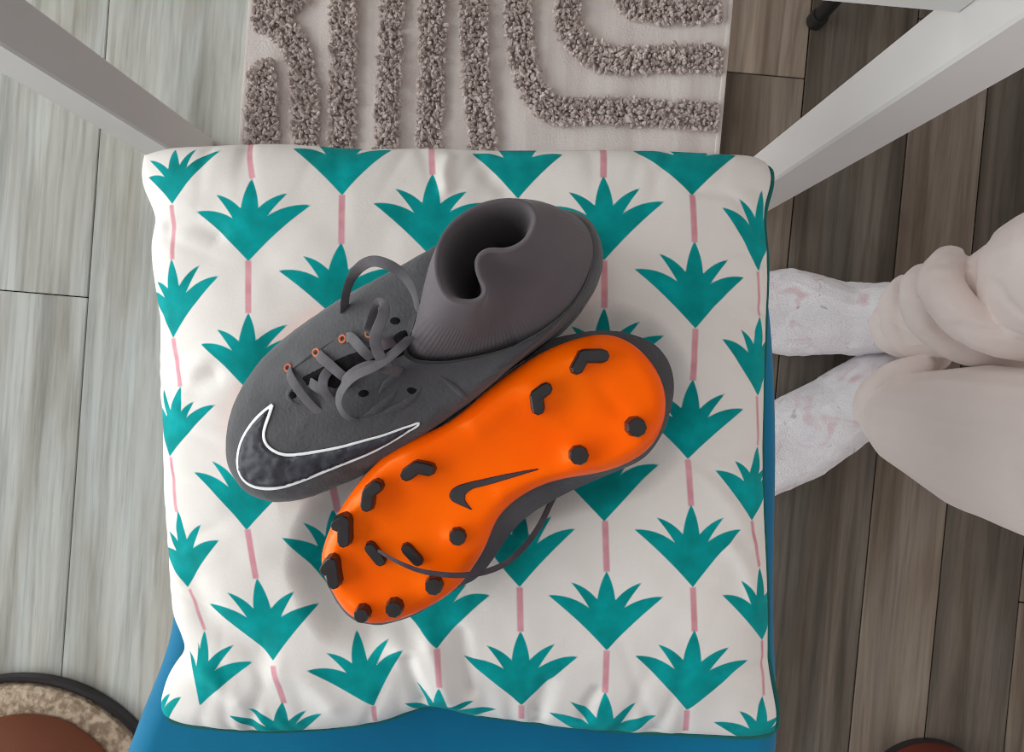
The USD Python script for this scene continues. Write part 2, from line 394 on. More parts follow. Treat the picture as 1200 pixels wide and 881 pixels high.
tag(stage.GetPrimAtPath('/World/baseboard_left'), 'white skirting board along the window wall', None, kind='structure')

# ================================================================== TABLE (room axes: turned by YAW)
LW = 0.052
rc = to_room([[0.31, 0.208]])[0]; lc = to_room([[-0.43, 0.265]])[0]      # near inner corners of the two legs in view
ty = (rc[1] + lc[1]) / 2; xl, xr = lc[0] - LW, rc[0] + LW
table = thing('dining_table', 'white lacquered table with square legs standing over the shaggy rug', 'table')
UsdGeom.Xformable(table).AddRotateZOp().Set(YAW)
TL = 1.25
for x0, y0 in ((xl, ty), (xr - LW, ty), (xl, ty + TL), (xr - LW, ty + TL)):
    obj('leg', box(x0, x0 + LW, y0, y0 + LW, 0.0005, 0.722, 0.0025), WHITE, table, smooth=False)
obj('apron', box(xl + LW, xr - LW, ty + 0.032, ty + 0.050, 0.586, 0.722, 0.0015), WHITE, table, smooth=False)
obj('apron', box(xl + LW, xr - LW, ty + TL + 0.002, ty + TL + 0.020, 0.586, 0.722, 0.0015), WHITE, table, smooth=False)
for x0 in (xl + 0.008, xr - 0.026):
    obj('apron', box(x0, x0 + 0.018, ty + LW, ty + TL, 0.586, 0.722, 0.0015), WHITE, table, smooth=False)
obj('tabletop', box(xl - 0.004, xr + 0.004, ty - 0.004, ty + TL + LW + 0.004, 0.7222, 0.745, 0.003), WHITE, table, smooth=False)

# ================================================================== RUG
rug = thing('rug', 'beige and grey rug with raised shaggy curved stripes lying under the white table', 'rug')
rl, rr = to_room(P([(289, 80), (848, 90)], 0.006)[:, :2])
rx0, rx1, ry0, ry1 = rl[0], rr[0], 0.20, 1.45
gx, gy = np.meshgrid(np.linspace(rx0, rx1, 130), np.linspace(ry0, ry1, 200), indexing='ij')


def rug_z(x, y):
    return 0.006 + 0.0035 * meshkit.fbm(np.stack([x * 9, y * 3, 0 * x], -1), 3, 5) + 0.0012 * np.sin(x * 60 + 2 * np.sin(y * 7))


def turn(v):
    v = np.array(v, float); v[..., :2] = np.stack([v[..., 0] * cs_ - v[..., 1] * sn_, v[..., 0] * sn_ + v[..., 1] * cs_], -1); return v


top = np.stack([gx, gy, rug_z(gx, gy)], -1)
gt = loft(top, closed=False)
bot = top.copy(); bot[..., 2] = 0.0004
rim = np.concatenate([np.stack([np.concatenate([g[:, 0], g[-1, 1:], g[-2::-1, -1], g[0, -2:0:-1]]) for g in (bot, top)])])
base = cat(outward(gt) if False else gt, loft(rim))
base.vertices = turn(base.vertices)
obj('woven_base', base, RUG, rug, smooth=40)
binding = [turn(np.array([[x, y, 0.006] for y in np.linspace(ry0, ry1, 40)])) for x in (rx0, rx1)]
for b in binding:
    obj('edge_binding', sweep(b, 0.008, 0.008, n=80), RUG, rug)
bands = [([(307, 230), (307, 165), (306, 100), (301, 74)], 36), ([(292, 22), (318, 27), (343, 50), (356, 90), (358, 165), (358, 230)], 30),
         ([(404, -200), (403, 0), (402, 100), (399, 230)], 30), ([(462, -200), (460, 0), (457, 80), (452, 172), (450, 230)], 27), ([(508, -200), (507, 0), (506, 80), (503, 172), (502, 230)], 29),
         ([(553, -200), (555, 0), (558, 90), (565, 172), (568, 230)], 31), ([(606, -200), (607, 0), (610, 50), (620, 98), (645, 127), (695, 131), (842, 138)], 31),
         ([(664, -200), (665, 0), (671, 40), (700, 66), (770, 70), (846, 69)], 31), ([(722, -200), (722, -40), (740, 4), (780, 13), (847, 12)], 30), ([(775, -200), (778, -70), (800, -45), (846, -44)], 30),
         ([(318, -200), (322, -100), (338, -40), (350, -10), (340, 2), (292, 2)], 26), ([(842, 195), (700, 195), (630, 198)], 26)]
tufts = []
for pts, w in bands:
    c = LineString(spline(P(pts, 0.012)[:, :2], 80)); hw = w / 2 / FPX * 1.13
    a = c.buffer(hw * 1.02, cap_style='flat'); x0, y0, x1, y1 = a.bounds; st = 0.0043
    X, Y = np.meshgrid(np.arange(x0, x1, st), np.arange(y0, y1, st)); q = np.c_[X.ravel(), Y.ravel()] + rng.normal(0, 0.0022, (X.size, 2))
    q = q[shapely.contains_xy(a, q[:, 0], q[:, 1])]
    r = to_room(q); q = q[(r[:, 0] > rx0 + 0.004) & (r[:, 0] < rx1 - 0.004) & (r[:, 1] > ry0) & (r[:, 1] < 1.0)]
    tufts.append(q)
tufts = np.vstack(tufts)
ico = trimesh.creation.icosphere(1)
tv = []
for q in tufts:
    d = rng.normal(0, 1, 3); d[2] = abs(d[2]) + 0.7; d /= np.linalg.norm(d)
    s = rng.uniform(0.0019, 0.0030)
    v = ico.vertices * s * (1 + 0.35 * rng.uniform(-1, 1, (42, 1)))
    v = v + np.outer(v @ d, d) * rng.uniform(0.6, 1.6)
    tv.append(v + [q[0], q[1], 0.0105 + rng.uniform(0, 0.006)])
tv = np.array(tv); tf = (ico.faces[None] + (np.arange(len(tv)) * 42)[:, None, None]).reshape(-1, 3)
obj('shaggy_pile', trimesh.Trimesh(tv.reshape(-1, 3), tf, process=False), PILE, rug, smooth=False, label='greyish brown raised shaggy pile stripes', kind='stuff')

# ================================================================== BLUE CHAIR
SEAT_Z = 0.47
chair = thing('dining_chair', 'teal blue velvet chair with the patterned cushion on its seat', 'chair')
lpx = P([(205, 690), (203, 720), (190, 775), (168, 830), (149, 880)], SEAT_Z - 0.02)[:, :2]
seat_poly = np.vstack([[(-0.19, 0.125), (-0.10, 0.138), (0.08, 0.138), (0.175, 0.128)], [(0.218, 0.09), (0.234, 0.02), (0.2385, -0.1), (0.2385, -0.25), (0.237, -0.37)], [(0.20, -0.425), (0.0, -0.44), (-0.28, -0.435), (-0.345, -0.40)], lpx[::-1], [(-0.245, -0.10), (-0.225, 0.06)]])
obj('seat', slab(seat_poly, SEAT_Z - 0.085, SEAT_Z, 0.026), VELVET, chair, smooth=60)
obj('piping', sweep(np.c_[spline(seat_poly, 120, True), np.full(120, SEAT_Z - 0.05)][np.r_[0:120, 0]] * [1.004, 1.004, 1], 0.007, 0.007, n=360, up=(0, 0, 1)), VELVET, chair)
for (x, y, dx, dy) in ((-0.17, 0.09, -0.015, 0.012), (0.18, 0.09, 0.01, 0.012), (-0.29, -0.39, -0.03, -0.03), (0.19, -0.39, 0.03, -0.03)):
    obj('leg', as_tm(bone((x, y, 0.40), (x + dx, y + dy, 0.012), 0.016, 0.011)), BLACK, chair)
bk = []
for z, k in np.array([(0.44, 0.0), (0.5, 0.02), (0.6, 0.045), (0.7, 0.07), (0.8, 0.1), (0.85, 0.115)]):
    a = np.linspace(-0.29, 0.2, 25); f = np.c_[a, -0.42 - k - 0.06 * (1 - ((a + 0.045) / 0.245) ** 2), np.full(25, z)]
    bkr = f.copy(); bkr[:, 1] -= 0.045
    bk.append(np.vstack([f, bkr[::-1]]))
obj('backrest', outward(loft(bk, True, True)), VELVET, chair, smooth=50)

# ================================================================== CUSHION
ZS = 0.517
top_px = [(169, 182), (200, 175), (240, 173), (330, 171), (430, 177), (500, 176), (560, 178), (700, 178), (800, 180), (850, 182), (880, 184), (897, 190)]
bot_px = [(193, 838), (215, 845), (240, 848), (300, 852), (400, 847), (460, 836), (508, 822), (545, 830), (580, 836), (650, 845), (740, 853), (840, 858), (885, 860), (908, 856)]
left_px = [(169, 182), (168, 196), (171, 221), (186, 260), (183, 277), (186, 330), (193, 385), (192, 432), (196, 500), (197, 560), (201, 633), (205, 695), (211, 722), (222, 749), (207, 775), (194, 803), (190, 825), (193, 838)]
right_px = [(897, 190), (902, 204), (901, 220), (895, 242), (893, 262), (896, 300), (895, 360), (893, 420), (891, 500), (891, 560), (894, 640), (897, 720), (898, 770), (904, 805), (909, 835), (908, 856)]
NU, NV = 440, 410


def edge(px, n):
    return spline(P(px, ZS)[:, :2], n)


eT, eB, eL, eR = edge(top_px, NU), edge(bot_px, NU), edge(left_px, NV), edge(right_px, NV)
us, vs = np.linspace(0, 1, NU), np.linspace(0, 1, NV)
U, V = np.meshgrid(us, vs, indexing='ij')


def soft(c, lo):                                       # an edge's wiggles die out towards the middle
    return c


XY = ((1 - V)[..., None] * eT[:, None] + V[..., None] * eB[:, None] + (1 - U)[..., None] * eL[None] + U[..., None] * eR[None]
      - ((1 - U) * (1 - V))[..., None] * eT[0] - (U * (1 - V))[..., None] * eT[-1] - ((1 - U) * V)[..., None] * eB[0] - (U * V)[..., None] * eB[-1])
# straighten the inside: blend to a smoothed version away from the edges
sT, sB, sL, sR = [np.linspace(e[0], e[-1], len(e)) for e in (eT, eB, eL, eR)]
XYs = (1 - V)[..., None] * sT[:, None] + V[..., None] * sB[:, None]
dE = np.minimum(np.minimum(U, 1 - U), np.minimum(V, 1 - V))
wI = np.clip(dE / 0.16, 0, 1); wI = (wI * wI * (3 - 2 * wI))[..., None]
XY = XY * (1 - wI) + XYs * wI
prof = np.clip((1 - np.abs(2 * U - 1) ** 3.2) * (1 - np.abs(2 * V - 1) ** 3.2), 0, 1)
Ztop = ZS + 0.052 * prof ** 0.42
pn = np.stack([XY[..., 0], XY[..., 1], 0 * U], -1)
fade = np.clip(prof * 4, 0, 1) ** 0.5
Ztop += fade * 0.007 * (meshkit.fbm(pn * 14, 3, 3) - 0.5)


def crease(px, depth, width, sign=1.0):
    """A soft fold along an image line, put into the cloth as real relief."""
    global Ztop
    q = np.vstack([P([p], ZS + 0.04)[:, :2] for p in px]); l = LineString(spline(q, 40))
    pts = shapely.points(XY[..., 0].ravel(), XY[..., 1].ravel()); d = shapely.distance(pts, l).reshape(U.shape)
    Ztop += sign * depth * np.exp(-(d / width) ** 2)


crease([(430, 700), (470, 755), (500, 790), (511, 818)], 0.007, 0.011)           # raised fold under the toe of the orange sole
crease([(500, 740), (520, 790), (530, 830)], 0.006, 0.008)
crease([(540, 740), (543, 775), (548, 810)], 0.006, 0.006, -1)
crease([(480, 770), (486, 800), (495, 825)], 0.006, 0.006, -1)
crease([(640, 800), (633, 830), (630, 845)], 0.004, 0.006, -1)
crease([(700, 812), (690, 830), (688, 850)], 0.004, 0.005, -1)
crease([(770, 520), (820, 545), (880, 590)], 0.0022, 0.006, -1)
crease([(760, 500), (830, 560), (890, 640)], 0.002, 0.007)
crease([(820, 220), (870, 228), (895, 262)], 0.0025, 0.005, -1)
crease([(860, 640), (880, 670), (893, 720)], 0.004, 0.008)
crease([(840, 360), (870, 372), (893, 384)], 0.002, 0.005, -1)
crease([(220, 690), (250, 735), (300, 760)], 0.005, 0.012, -1)
crease([(200, 770), (230, 790), (270, 830)], 0.004, 0.009)
crease([(330, 790), (360, 800), (385, 830)], 0.004, 0.010)
crease([(188, 262), (215, 258), (250, 270)], 0.004, 0.008, -1)
crease([(560, 180), (570, 200), (590, 220)], 0.003, 0.007, -1)
crease([(524, 178), (520, 200), (522, 215)], 0.004, 0.006)
crease([(193, 440), (220, 450), (250, 440)], 0.003, 0.008, -1)
crease([(300, 400), (240, 420), (205, 470)], 0.002, 0.009)
# gathers that run in from the seam
for (side, span, n) in (('b', (0.03, 0.97), 26), ('t', (0.05, 0.95), 16), ('l', (0.05, 0.95), 18), ('r', (0.05, 0.95), 20)):
    a, b, L = {'b': (U, 1 - V, 0.07), 't': (U, V, 0.05), 'l': (V, U, 0.06), 'r': (V, 1 - U, 0.06)}[side]
    ph = np.zeros_like(a)
    for c in np.sort(rng.uniform(*span, n)):
        ph += rng.uniform(0.4, 1.0) * np.exp(-((a - c - b * rng.uniform(-0.5, 0.5)) / 0.011) ** 2)
    Ztop -= 0.0032 * ph * np.exp(-b / L) * np.clip(b / 0.012, 0, 1)
Ztop = np.where(dE <= 1e-9, ZS, np.maximum(Ztop, ZS - 0.002))
r1 = [(268, 520), (272, 486), (298, 437), (348, 389), (404, 355), (450, 336), (500, 315), (550, 292), (600, 270), (650, 256), (685, 266), (701, 298), (701, 324), (688, 353), (667, 381), (627, 413), (585, 443), (545, 477), (500, 510), (450, 544), (400, 567), (350, 585), (310, 585), (285, 569), (271, 546)]
sole_px = [(374, 662), (380, 632), (396, 600), (425, 560), (460, 528), (500, 508), (530, 492), (570, 459), (610, 429), (640, 411), (680, 396), (715, 392), (745, 404), (769, 429), (782, 460), (781, 492), (767, 521), (744, 540), (710, 553), (670, 560), (632, 571), (602, 589), (582, 611), (569, 641), (555, 665), (539, 686), (510, 709), (470, 728), (432, 734), (404, 722), (386, 697)]
for px_, z_ in ((r1, 0.5645), (sole_px, 0.5485)):                     # the boots press into the filling
    pl_ = Polygon(P(px_, z_ + 0.01)[:, :2]).buffer(-0.004)
    d_ = shapely.distance(shapely.points(XY[..., 0].ravel(), XY[..., 1].ravel()), pl_).reshape(U.shape)
    w_ = np.clip(1 - d_ / 0.030, 0, 1); w_ = w_ * w_ * (3 - 2 * w_)
    Ztop = np.where(Ztop > z_, Ztop * (1 - w_) + z_ * w_, Ztop)
topv = np.concatenate([XY, Ztop[..., None]], -1)
ctop = loft(topv, closed=False)
if ctop.face_normals[:, 2].mean() < 0:
    ctop.invert()

# printed pattern ------------------------------------------------------------
NOM = [(-60, -58), (-37, -77), (3, -96), (46, -77), (72, -65)]


def tuft(base, *tips):
    """base and the five leaf tips (None: the usual offset)."""
    t = [(base[0] + o[0], base[1] + o[1]) if p is None else p for p, o in zip(list(tips) + [None] * 5, NOM)]
    return [base] + t[:5]


T = [
    tuft((202, 239), (174, 208), (175, 188), (206, 175), (232, 174), (260, 176)), tuft((203, 396), (182, 343), (184, 330), (201, 303), (235, 310), (257, 323)), tuft((199, 535), (178, 470), (192, 455), (212, 452), (228, 470), (253, 474)),
    tuft((220, 688), (196, 640), (198, 622), (208, 598), (236, 614), (257, 633)), tuft((234, 827), (222, 762), (232, 752), (240, 738), (275, 755), (297, 775)),
    tuft((291, 306), (230, 248), (253, 228), (295, 209), (338, 226), (365, 240)), tuft((290, 457), (235, 403), (254, 386), (291, 366), (338, 380), (362, 394)), tuft((289, 621), (227, 553), (248, 540), (284, 530), (330, 545), (355, 556)),
    tuft((320, 774), (245, 707), (266, 694), (301, 677), (346, 692), (375, 706)), tuft((334, 880), (268, 838), (290, 830), (331, 822), (360, 832), (378, 836)),
    tuft((401, 229), (343, 174), (362, 160), (400, 140), (440, 160), (460, 176)), tuft((392, 372), (326, 317), (355, 300), (400, 284), (445, 299), (472, 315)), tuft((388, 690), (330, 630), (355, 612), (390, 596), (430, 610), (455, 622)),
    tuft((438, 827), (359, 786), (382, 765), (418, 737), (457, 747), (473, 761)),
    tuft((505, 301), (437, 238), (463, 221), (507, 203), (548, 224), (574, 238)), tuft((512, 760), (448, 700), (474, 684), (512, 664), (548, 684), (575, 697)), tuft((516, 855), (474, 824), (488, 798), (514, 806), (556, 821), (582, 831)),
    tuft((607, 233), (553, 180), (574, 164), (606, 140), (640, 162), (660, 181)), tuft((609, 688), (548, 622), (570, 606), (610, 590), (647, 604), (675, 619)), tuft((611, 826), (543, 768), (570, 756), (610, 739), (651, 754), (678, 769)),
    tuft((708, 305), (641, 242), (666, 225), (707, 206), (751, 220), (779, 236)), tuft((708, 462), (645, 397), (669, 382), (708, 360), (751, 376), (779, 393)), tuft((708, 611), (645, 549), (669, 533), (708, 512), (748, 530), (773, 544)),
    tuft((711, 762), (642, 697), (669, 682), (711, 669), (753, 682), (778, 699)), tuft((708, 885), (643, 834), (668, 822), (709, 810), (746, 822), (770, 838)),
    tuft((811, 229), (741, 177), (770, 158), (811, 136), (848, 160), (863, 182)), tuft((815, 385), (743, 315), (772, 297), (814, 282), (854, 304), (872, 325)), tuft((806, 538), (745, 478), (770, 462), (812, 444), (850, 461), (872, 479)),
    tuft((812, 688), (743, 620), (769, 606), (810, 591), (849, 606), (869, 620)), tuft((805, 832), (744, 768), (771, 755), (814, 738), (855, 758), (877, 773)),
    tuft((889, 318), (846, 243), (866, 233), (893, 222), (912, 240), (918, 258)), tuft((888, 464), (846, 397), (868, 386), (890, 370), (908, 392), (916, 410)), tuft((881, 610), (838, 551), (861, 540), (888, 522), (902, 545), (912, 560)),
    tuft((893, 750), (846, 697), (868, 680), (890, 664), (908, 690), (918, 705)), tuft((896, 890), (836, 846), (866, 833), (893, 815), (912, 838), (920, 846)),
    tuft((190, 858), (170, 822), (172, 815), (180, 808), (200, 812), (213, 816)),
]


def bez(a, c, b, n=7):
    t = np.linspace(0, 1, n)[1:, None]; return (1 - t) ** 2 * a + 2 * t * (1 - t) * c + t ** 2 * b


def tuft_poly(px):
    px = np.array(px, float)
    b, t0, t1, t2, t3, t4 = cast(ctop, px, ZS)[0][:, :2]
    ax = t2 - b
    n1l, n2l, n1r, n2r = b + .33 * ax + .30 * (t0 - b), b + .53 * ax + .16 * (t0 - b), b + .33 * ax + .30 * (t4 - b), b + .53 * ax + .15 * (t4 - b)
    bul = lambda p, q, k, s: (p + q) / 2 + s * k * np.array([-(q - p)[1], (q - p)[0]])
    o = [b[None]]
    for p, q, k in ((b, t0, .04), (t0, n1l, -.18), (n1l, t1, .04), (t1, n2l, -.16), (n2l, t2, -.10), (t2, n2r, -.10), (n2r, t3, -.16), (t3, n1r, .04), (n1r, t4, -.18), (t4, b, .04)):
        o.append(bez(p, bul(p, q, k, -1), q))
    return Polygon(np.vstack(o)).buffer(0)


leafs = [tuft_poly(t) for t in T]
stems_px = [((297, 168), (296, 209), 7.5), ((401, 228), (400, 286), 7.5), ((507, 172), (507, 205), 7.5), ((607, 232), (606, 240), 7), ((705, 172), (707, 208), 8), ((811, 228), (814, 284), 7.5), ((201, 240), (202, 304), 6), ((291, 305), (291, 367), 7.5),
            ((203, 396), (211, 453), 7), ((200, 535), (207, 600), 5), ((290, 620), (300, 678), 7.5), ((708, 305), (708, 361), 7.5), ((815, 385), (812, 446), 7.5), ((806, 538), (810, 593), 7.5), ((709, 610), (711, 670), 7.5), ((609, 688), (610, 740), 7.5),
            ((512, 760), (515, 806), 7), ((711, 762), (709, 812), 7.5), ((812, 688), (814, 740), 7.5), ((805, 832), (803, 856), 7), ((611, 826), (611, 842), 7), ((320, 780), (333, 824), 7.5), ((222, 690), (240, 738), 4), ((881, 610), (890, 664), 5), ((388, 560), (396, 600), 7.5),
            ((888, 318), (890, 370), 4), ((887, 464), (888, 522), 4), ((893, 750), (895, 815), 4), ((438, 827), (440, 845), 6)]
stems = []
for a, b, w in stems_px:
    q = cast(ctop, [a, b], ZS)[0][:, :2]; stems.append(LineString(q).buffer(w / 2 * 0.54 / FPX, cap_style='flat'))
flat = XY.reshape(-1, 2); ptsg = shapely.points(flat[:, 0], flat[:, 1])
SC = 0.006


def field(polys):
    out = np.zeros(len(flat))
    for pl in polys:
        x0, y0, x1, y1 = pl.bounds
        i = np.nonzero((flat[:, 0] > x0 - SC) & (flat[:, 0] < x1 + SC) & (flat[:, 1] > y0 - SC) & (flat[:, 1] < y1 + SC))[0]
        if len(i):
            d = shapely.distance(ptsg[i], pl.boundary) * np.where(shapely.contains(pl, ptsg[i]), 1, -1)
            out[i] = np.maximum(out[i], np.clip(0.5 + d / SC * 0.5, 0, 1))
    return out


cushion = thing('cushion', 'square white cushion printed with teal palm leaf tufts and pink stems', 'cushion')
cover = obj('printed_cover', ctop, PRINT, cushion, smooth=True)
for nm, pl in (('leaf', leafs), ('stem', stems)):
    UsdGeom.PrimvarsAPI(cover).CreatePrimvar(nm, Sdf.ValueTypeNames.FloatArray, 'vertex').Set(Vt.FloatArray.FromNumpy(field(pl).astype(np.float32)))
sub = (slice(None, None, 5), slice(None, None, 5))
ui, vi = np.r_[0:NU:5, NU - 1], np.r_[0:NV:5, NV - 1]
bxy = XY[np.ix_(ui, vi)]; bpr = prof[np.ix_(ui, vi)]
bv = np.concatenate([bxy, (ZS - (ZS - SEAT_Z - 0.0005) * np.clip(bpr * 6, 0, 1)[..., None] ** 0.6)], -1)
cbot = loft(bv, closed=False)
if cbot.face_normals[:, 2].mean() > 0:
    cbot.invert()
obj('back_cover', cbot, TEALBACK, cushion, smooth=True, label='plain teal underside')
per = np.concatenate([eT + [0, -0.003], eR[1:] + [0.0028, 0], eB[-2::-1] + [0, -0.0045], eL[-2:0:-1] + [0.0015, 0]])
per = np.c_[per, np.full(len(per), ZS - 0.006)]
obj('piping', sweep(per[np.r_[0:len(per):6, 0]], 0.0055, 0.0055, n=900), TEALBACK, cushion, label='dark teal piping in the seam')


def cloth_z(xy):
    return cKDTree(flat).query(xy)[1], Ztop.reshape(-1)


ctree = cKDTree(flat)


def cz(xy):
    return Ztop.reshape(-1)[ctree.query(np.atleast_2d(xy))[1]]


# ================================================================== GREY BOOT (upright)
NR = 320
bootA = thing('football_boot', 'grey knitted football boot with white outlined tick, upright on the cushion', 'shoe')
oO = [(470, 414), (476, 400), (485, 375), (497, 340), (510, 308), (545, 272), (595, 250), (635, 244), (668, 253), (688, 271), (695, 298), (687, 332), (658, 374), (612, 404), (570, 418), (532, 426), (500, 428), (480, 424)]
zO = np.array([.652, .655, .655, .655, .655, .655, .655, .655, .653, .652, .650, .648, .647, .647, .647, .648, .650, .652])
A1 = ring(P(r1, 0.590), 12, NR)
A0 = ring(P(r1, 0.574), 12, NR); c0 = A0.mean(0); A0 = c0 + (A0 - c0) * [0.955, 0.955, 1]
AO = ring(P(oO, zO), 10, NR)
ringsA = [A0, A0 * 0.4 + A1 * 0.6 + [0, 0, -0.001]]
tt = np.linspace(0, 1, 44)
th = np.linspace(0, 2 * np.pi, NR, endpoint=False)
front = np.clip(np.cos(th), 0, 1)[:, None]                        # 1 at the toe
for t in tt:
    e = t * np.pi / 2
    fxy, fz = 1 - np.cos(e), np.sin(e)
    fz = fz * (1 - 0.25 * front * np.sin(2 * e))                    # the toe box is lower than a quarter ellipse
    ringsA.append(np.concatenate([A1[:, :2] * (1 - fxy) + AO[:, :2] * fxy, A1[:, 2:] * (1 - fz) + AO[:, 2:] * fz], 1))
lip = AO.copy(); lc_ = AO.mean(0); lip = lc_ + (AO - lc_) * [0.95, 0.95, 1] + [0, 0, -0.001]
ringsA += [AO * 0.7 + lip * 0.3 + [0, 0, 0.0012], lip, lip + [0, 0, -0.012]]
upA = outward(loft(ringsA))
vA = upA.vertices.copy(); upA0 = upA.copy()
nrmA = upA.vertex_normals
upA.vertices = vA + nrmA * (0.0016 * (meshkit.fbm(vA * 45, 2, 9) - 0.5) + 0.0009 * (meshkit.fbm(vA * 160, 2, 4) - 0.5))[:, None]
obj('upper', upA, SHOEGREY, bootA, smooth=60)
# sole plate and studs below
plA = [A0 + [0, 0, -0.0005], A0 + [0, 0, -0.006], c0 + (A0 - c0) * [0.96, 0.96, 1] + [0, 0, -0.008]]
obj('sole_plate', outward(loft(plA, True, True)), ORANGE, bootA, smooth=30, label='orange sole plate under the grey boot')
for k in list(range(14, NR, 40)):
    q = c0 + (A0[k] - c0) * 0.78
    obj('stud', lathe([(0.0075, 0), (0.0055, -0.011), (0.0045, -0.012)], 10, (q[0], q[1], 0.567)), STUD, bootA)
# sock collar
rim_px = [(526, 351), (515, 336), (510, 312), (515, 283), (530, 261), (550, 246), (575, 236), (605, 234), (621, 240), (629, 253), (627, 268), (618, 283), (603, 293), (588, 296), (574, 296), (564, 302), (562, 313), (566, 326), (571, 338), (568, 349), (558, 355), (542, 356)]
NC = 512
RIM = ring(P(rim_px, 0.702), 10, NC)
OB = ring(P(oO, zO - 0.014), 10, NC); oc = OB.mean(0); OB = oc + (OB - oc) * (0.965 + 0.03 * np.clip(-np.cos(np.linspace(0, 2 * np.pi, NC, endpoint=False)), 0, 1)[:, None] * [1, 1, 0]); OB[:, 2] += 0.012 * np.clip(-np.cos(np.linspace(0, 2 * np.pi, NC, endpoint=False)), 0, 1) ** 0.7
ringsC = []
thc = np.linspace(0, 2 * np.pi, NC, endpoint=False)
ribw = (0.35 + 0.65 * np.clip(np.cos(thc * 1.0 + 0.3), 0, 1))[:, None]


def normals2(r):
    t = np.roll(r, -2, 0) - np.roll(r, 2, 0); n = np.stack([t[:, 1], -t[:, 0], 0 * t[:, 0]], 1); n /= np.linalg.norm(n, axis=1)[:, None]
    c = r.mean(0); return n * np.sign(((r - c) * n).sum(1).mean())


smo = lambda r, k: np.stack([np.convolve(np.r_[r[-k:, j], r[:, j], r[:k, j]], np.ones(2 * k + 1) / (2 * k + 1), 'valid') for j in range(3)], 1)
RIMs = smo(RIM, 60)                                                 # the dent in the rim dies out lower down
for t in np.linspace(0, 1, 40):
    R = RIMs * (1 - t ** 2) + RIM * t ** 2
    q = OB * (1 - t) + R * t
    q = q + normals2(smo(q, 6)) * (0.0035 * np.sin(np.pi * t) + 0.00025 * np.sin(thc * 104)[:, None] * ribw * np.sin(np.pi * min(1, t * 1.3 + .05)))
    q[:, 2] = OB[:, 2] * (1 - t) + RIM[:, 2] * t
    ringsC.append(q)
nR = normals2(smo(RIM, 5))
for off, dz in ((0.0004, 0.0012), (-0.0006, 0.0019), (-0.0018, 0.0014), (-0.0026, 0.0)):
    ringsC.append(RIM + nR * off + [0, 0, dz])
inner = RIM + nR * -0.0028
for t in np.linspace(0.1, 1, 8):
    tgt = RIMs + normals2(RIMs) * -0.004 + (OB.mean(0) - RIMs.mean(0)) * [1, 1, 0] * t
    q = inner * (1 - min(1, t * 2)) + tgt * min(1, t * 2); q[:, 2] = 0.702 - 0.095 * t; ringsC.append(q)
colA = outward(loft(ringsC, False, True))
obj('sock_collar', colA, COLLAR, bootA, smooth=70, label='ribbed stretchy sock collar with a dented opening')


def lift(pts, nrm, h):
    return pts + nrm * h


# white outlined tick on the side
tick = [(320, 474), (304, 487), (287, 510), (280, 532), (281, 552), (290, 565), (305, 571), (325, 571), (350, 564), (375, 554), (400, 544), (425, 534), (450, 522), (475, 507), (495, 494), (475, 500), (450, 509), (425, 516), (400, 523), (375, 528), (350, 532), (332, 532), (320, 527), (312, 519), (310, 507), (314, 492)]


def drape(mesh, path_px, n, closed=False):
    px = spline(path_px, n, closed); return cast(mesh, px)


def patch(mesh, poly_px, step, h, rough=0.0, seed=1):
    """A sheet over the part of mesh seen inside an image outline, h above it, with its own edge."""
    pl = Polygon(poly_px).buffer(0); bd = np.array(pl.segmentize(step).exterior.coords)[:-1]
    x0, y0, x1, y1 = pl.bounds; X, Y = np.meshgrid(np.arange(x0, x1, step), np.arange(y0, y1, step))
    q = np.c_[X.ravel(), Y.ravel()]; q = q[shapely.contains_xy(pl.buffer(-step * 0.6), q[:, 0], q[:, 1])]
    px = np.vstack([bd, q]); tri = Delaunay(px).simplices; cen = px[tri].mean(1); tri = tri[shapely.contains_xy(pl, cen[:, 0], cen[:, 1])]
    p, n = cast(mesh, px)
    kd = cKDTree(mesh.vertices); vn = mesh.vertex_normals[kd.query(p)[1]]
    hh = np.full(len(px), h); hh[:len(bd)] = -0.0004
    if rough:
        hh[len(bd):] += rough * (meshkit.fbm(p[len(bd):] * 260, 2, seed))
    m = trimesh.Trimesh(p + vn * hh[:, None], tri, process=False)
    d = m.face_normals @ np.array([0, 0, 1.0])
    if d.mean() < 0:
        m.invert()
    return m


tk = spline(tick[:15], 60); tk2 = spline([tick[14]] + tick[15:] + [tick[0]], 60)
fill = np.vstack([tk, tk2[1:-1]])
obj('tick_fill', patch(upA, fill, 3.0, 0.0006, 0.0028), LOGODARK, bootA, smooth=50, label='dark textured filling of the tick emblem')
full = np.vstack([tk, tk2[1:]])
pt, nt = cast(upA, full); vn = upA.vertex_normals[cKDTree(upA.vertices).query(pt)[1]]
w_t = np.r_[np.linspace(.9, 1.1, 30), np.linspace(1.1, 0.7, 30), np.linspace(.6, 1.1, 59)]
obj('tick_outline', sweep(pt[::2] + vn[::2] * 0.0007, 0.0022, 0.0010, up=vn[::2], n=260, taper=w_t), WHITELINE, bootA, label='white outline of the tick emblem')
# throat
throat = [(352, 442), (372, 432), (400, 418), (440, 404), (476, 384), (480, 398), (474, 416), (455, 424), (420, 438), (395, 455), (372, 458), (360, 452)]
obj('tongue', patch(upA, throat, 3.0, 0.0009, 0.001), TONGUE, bootA, smooth=50, label='dark mesh tongue in the lace opening')
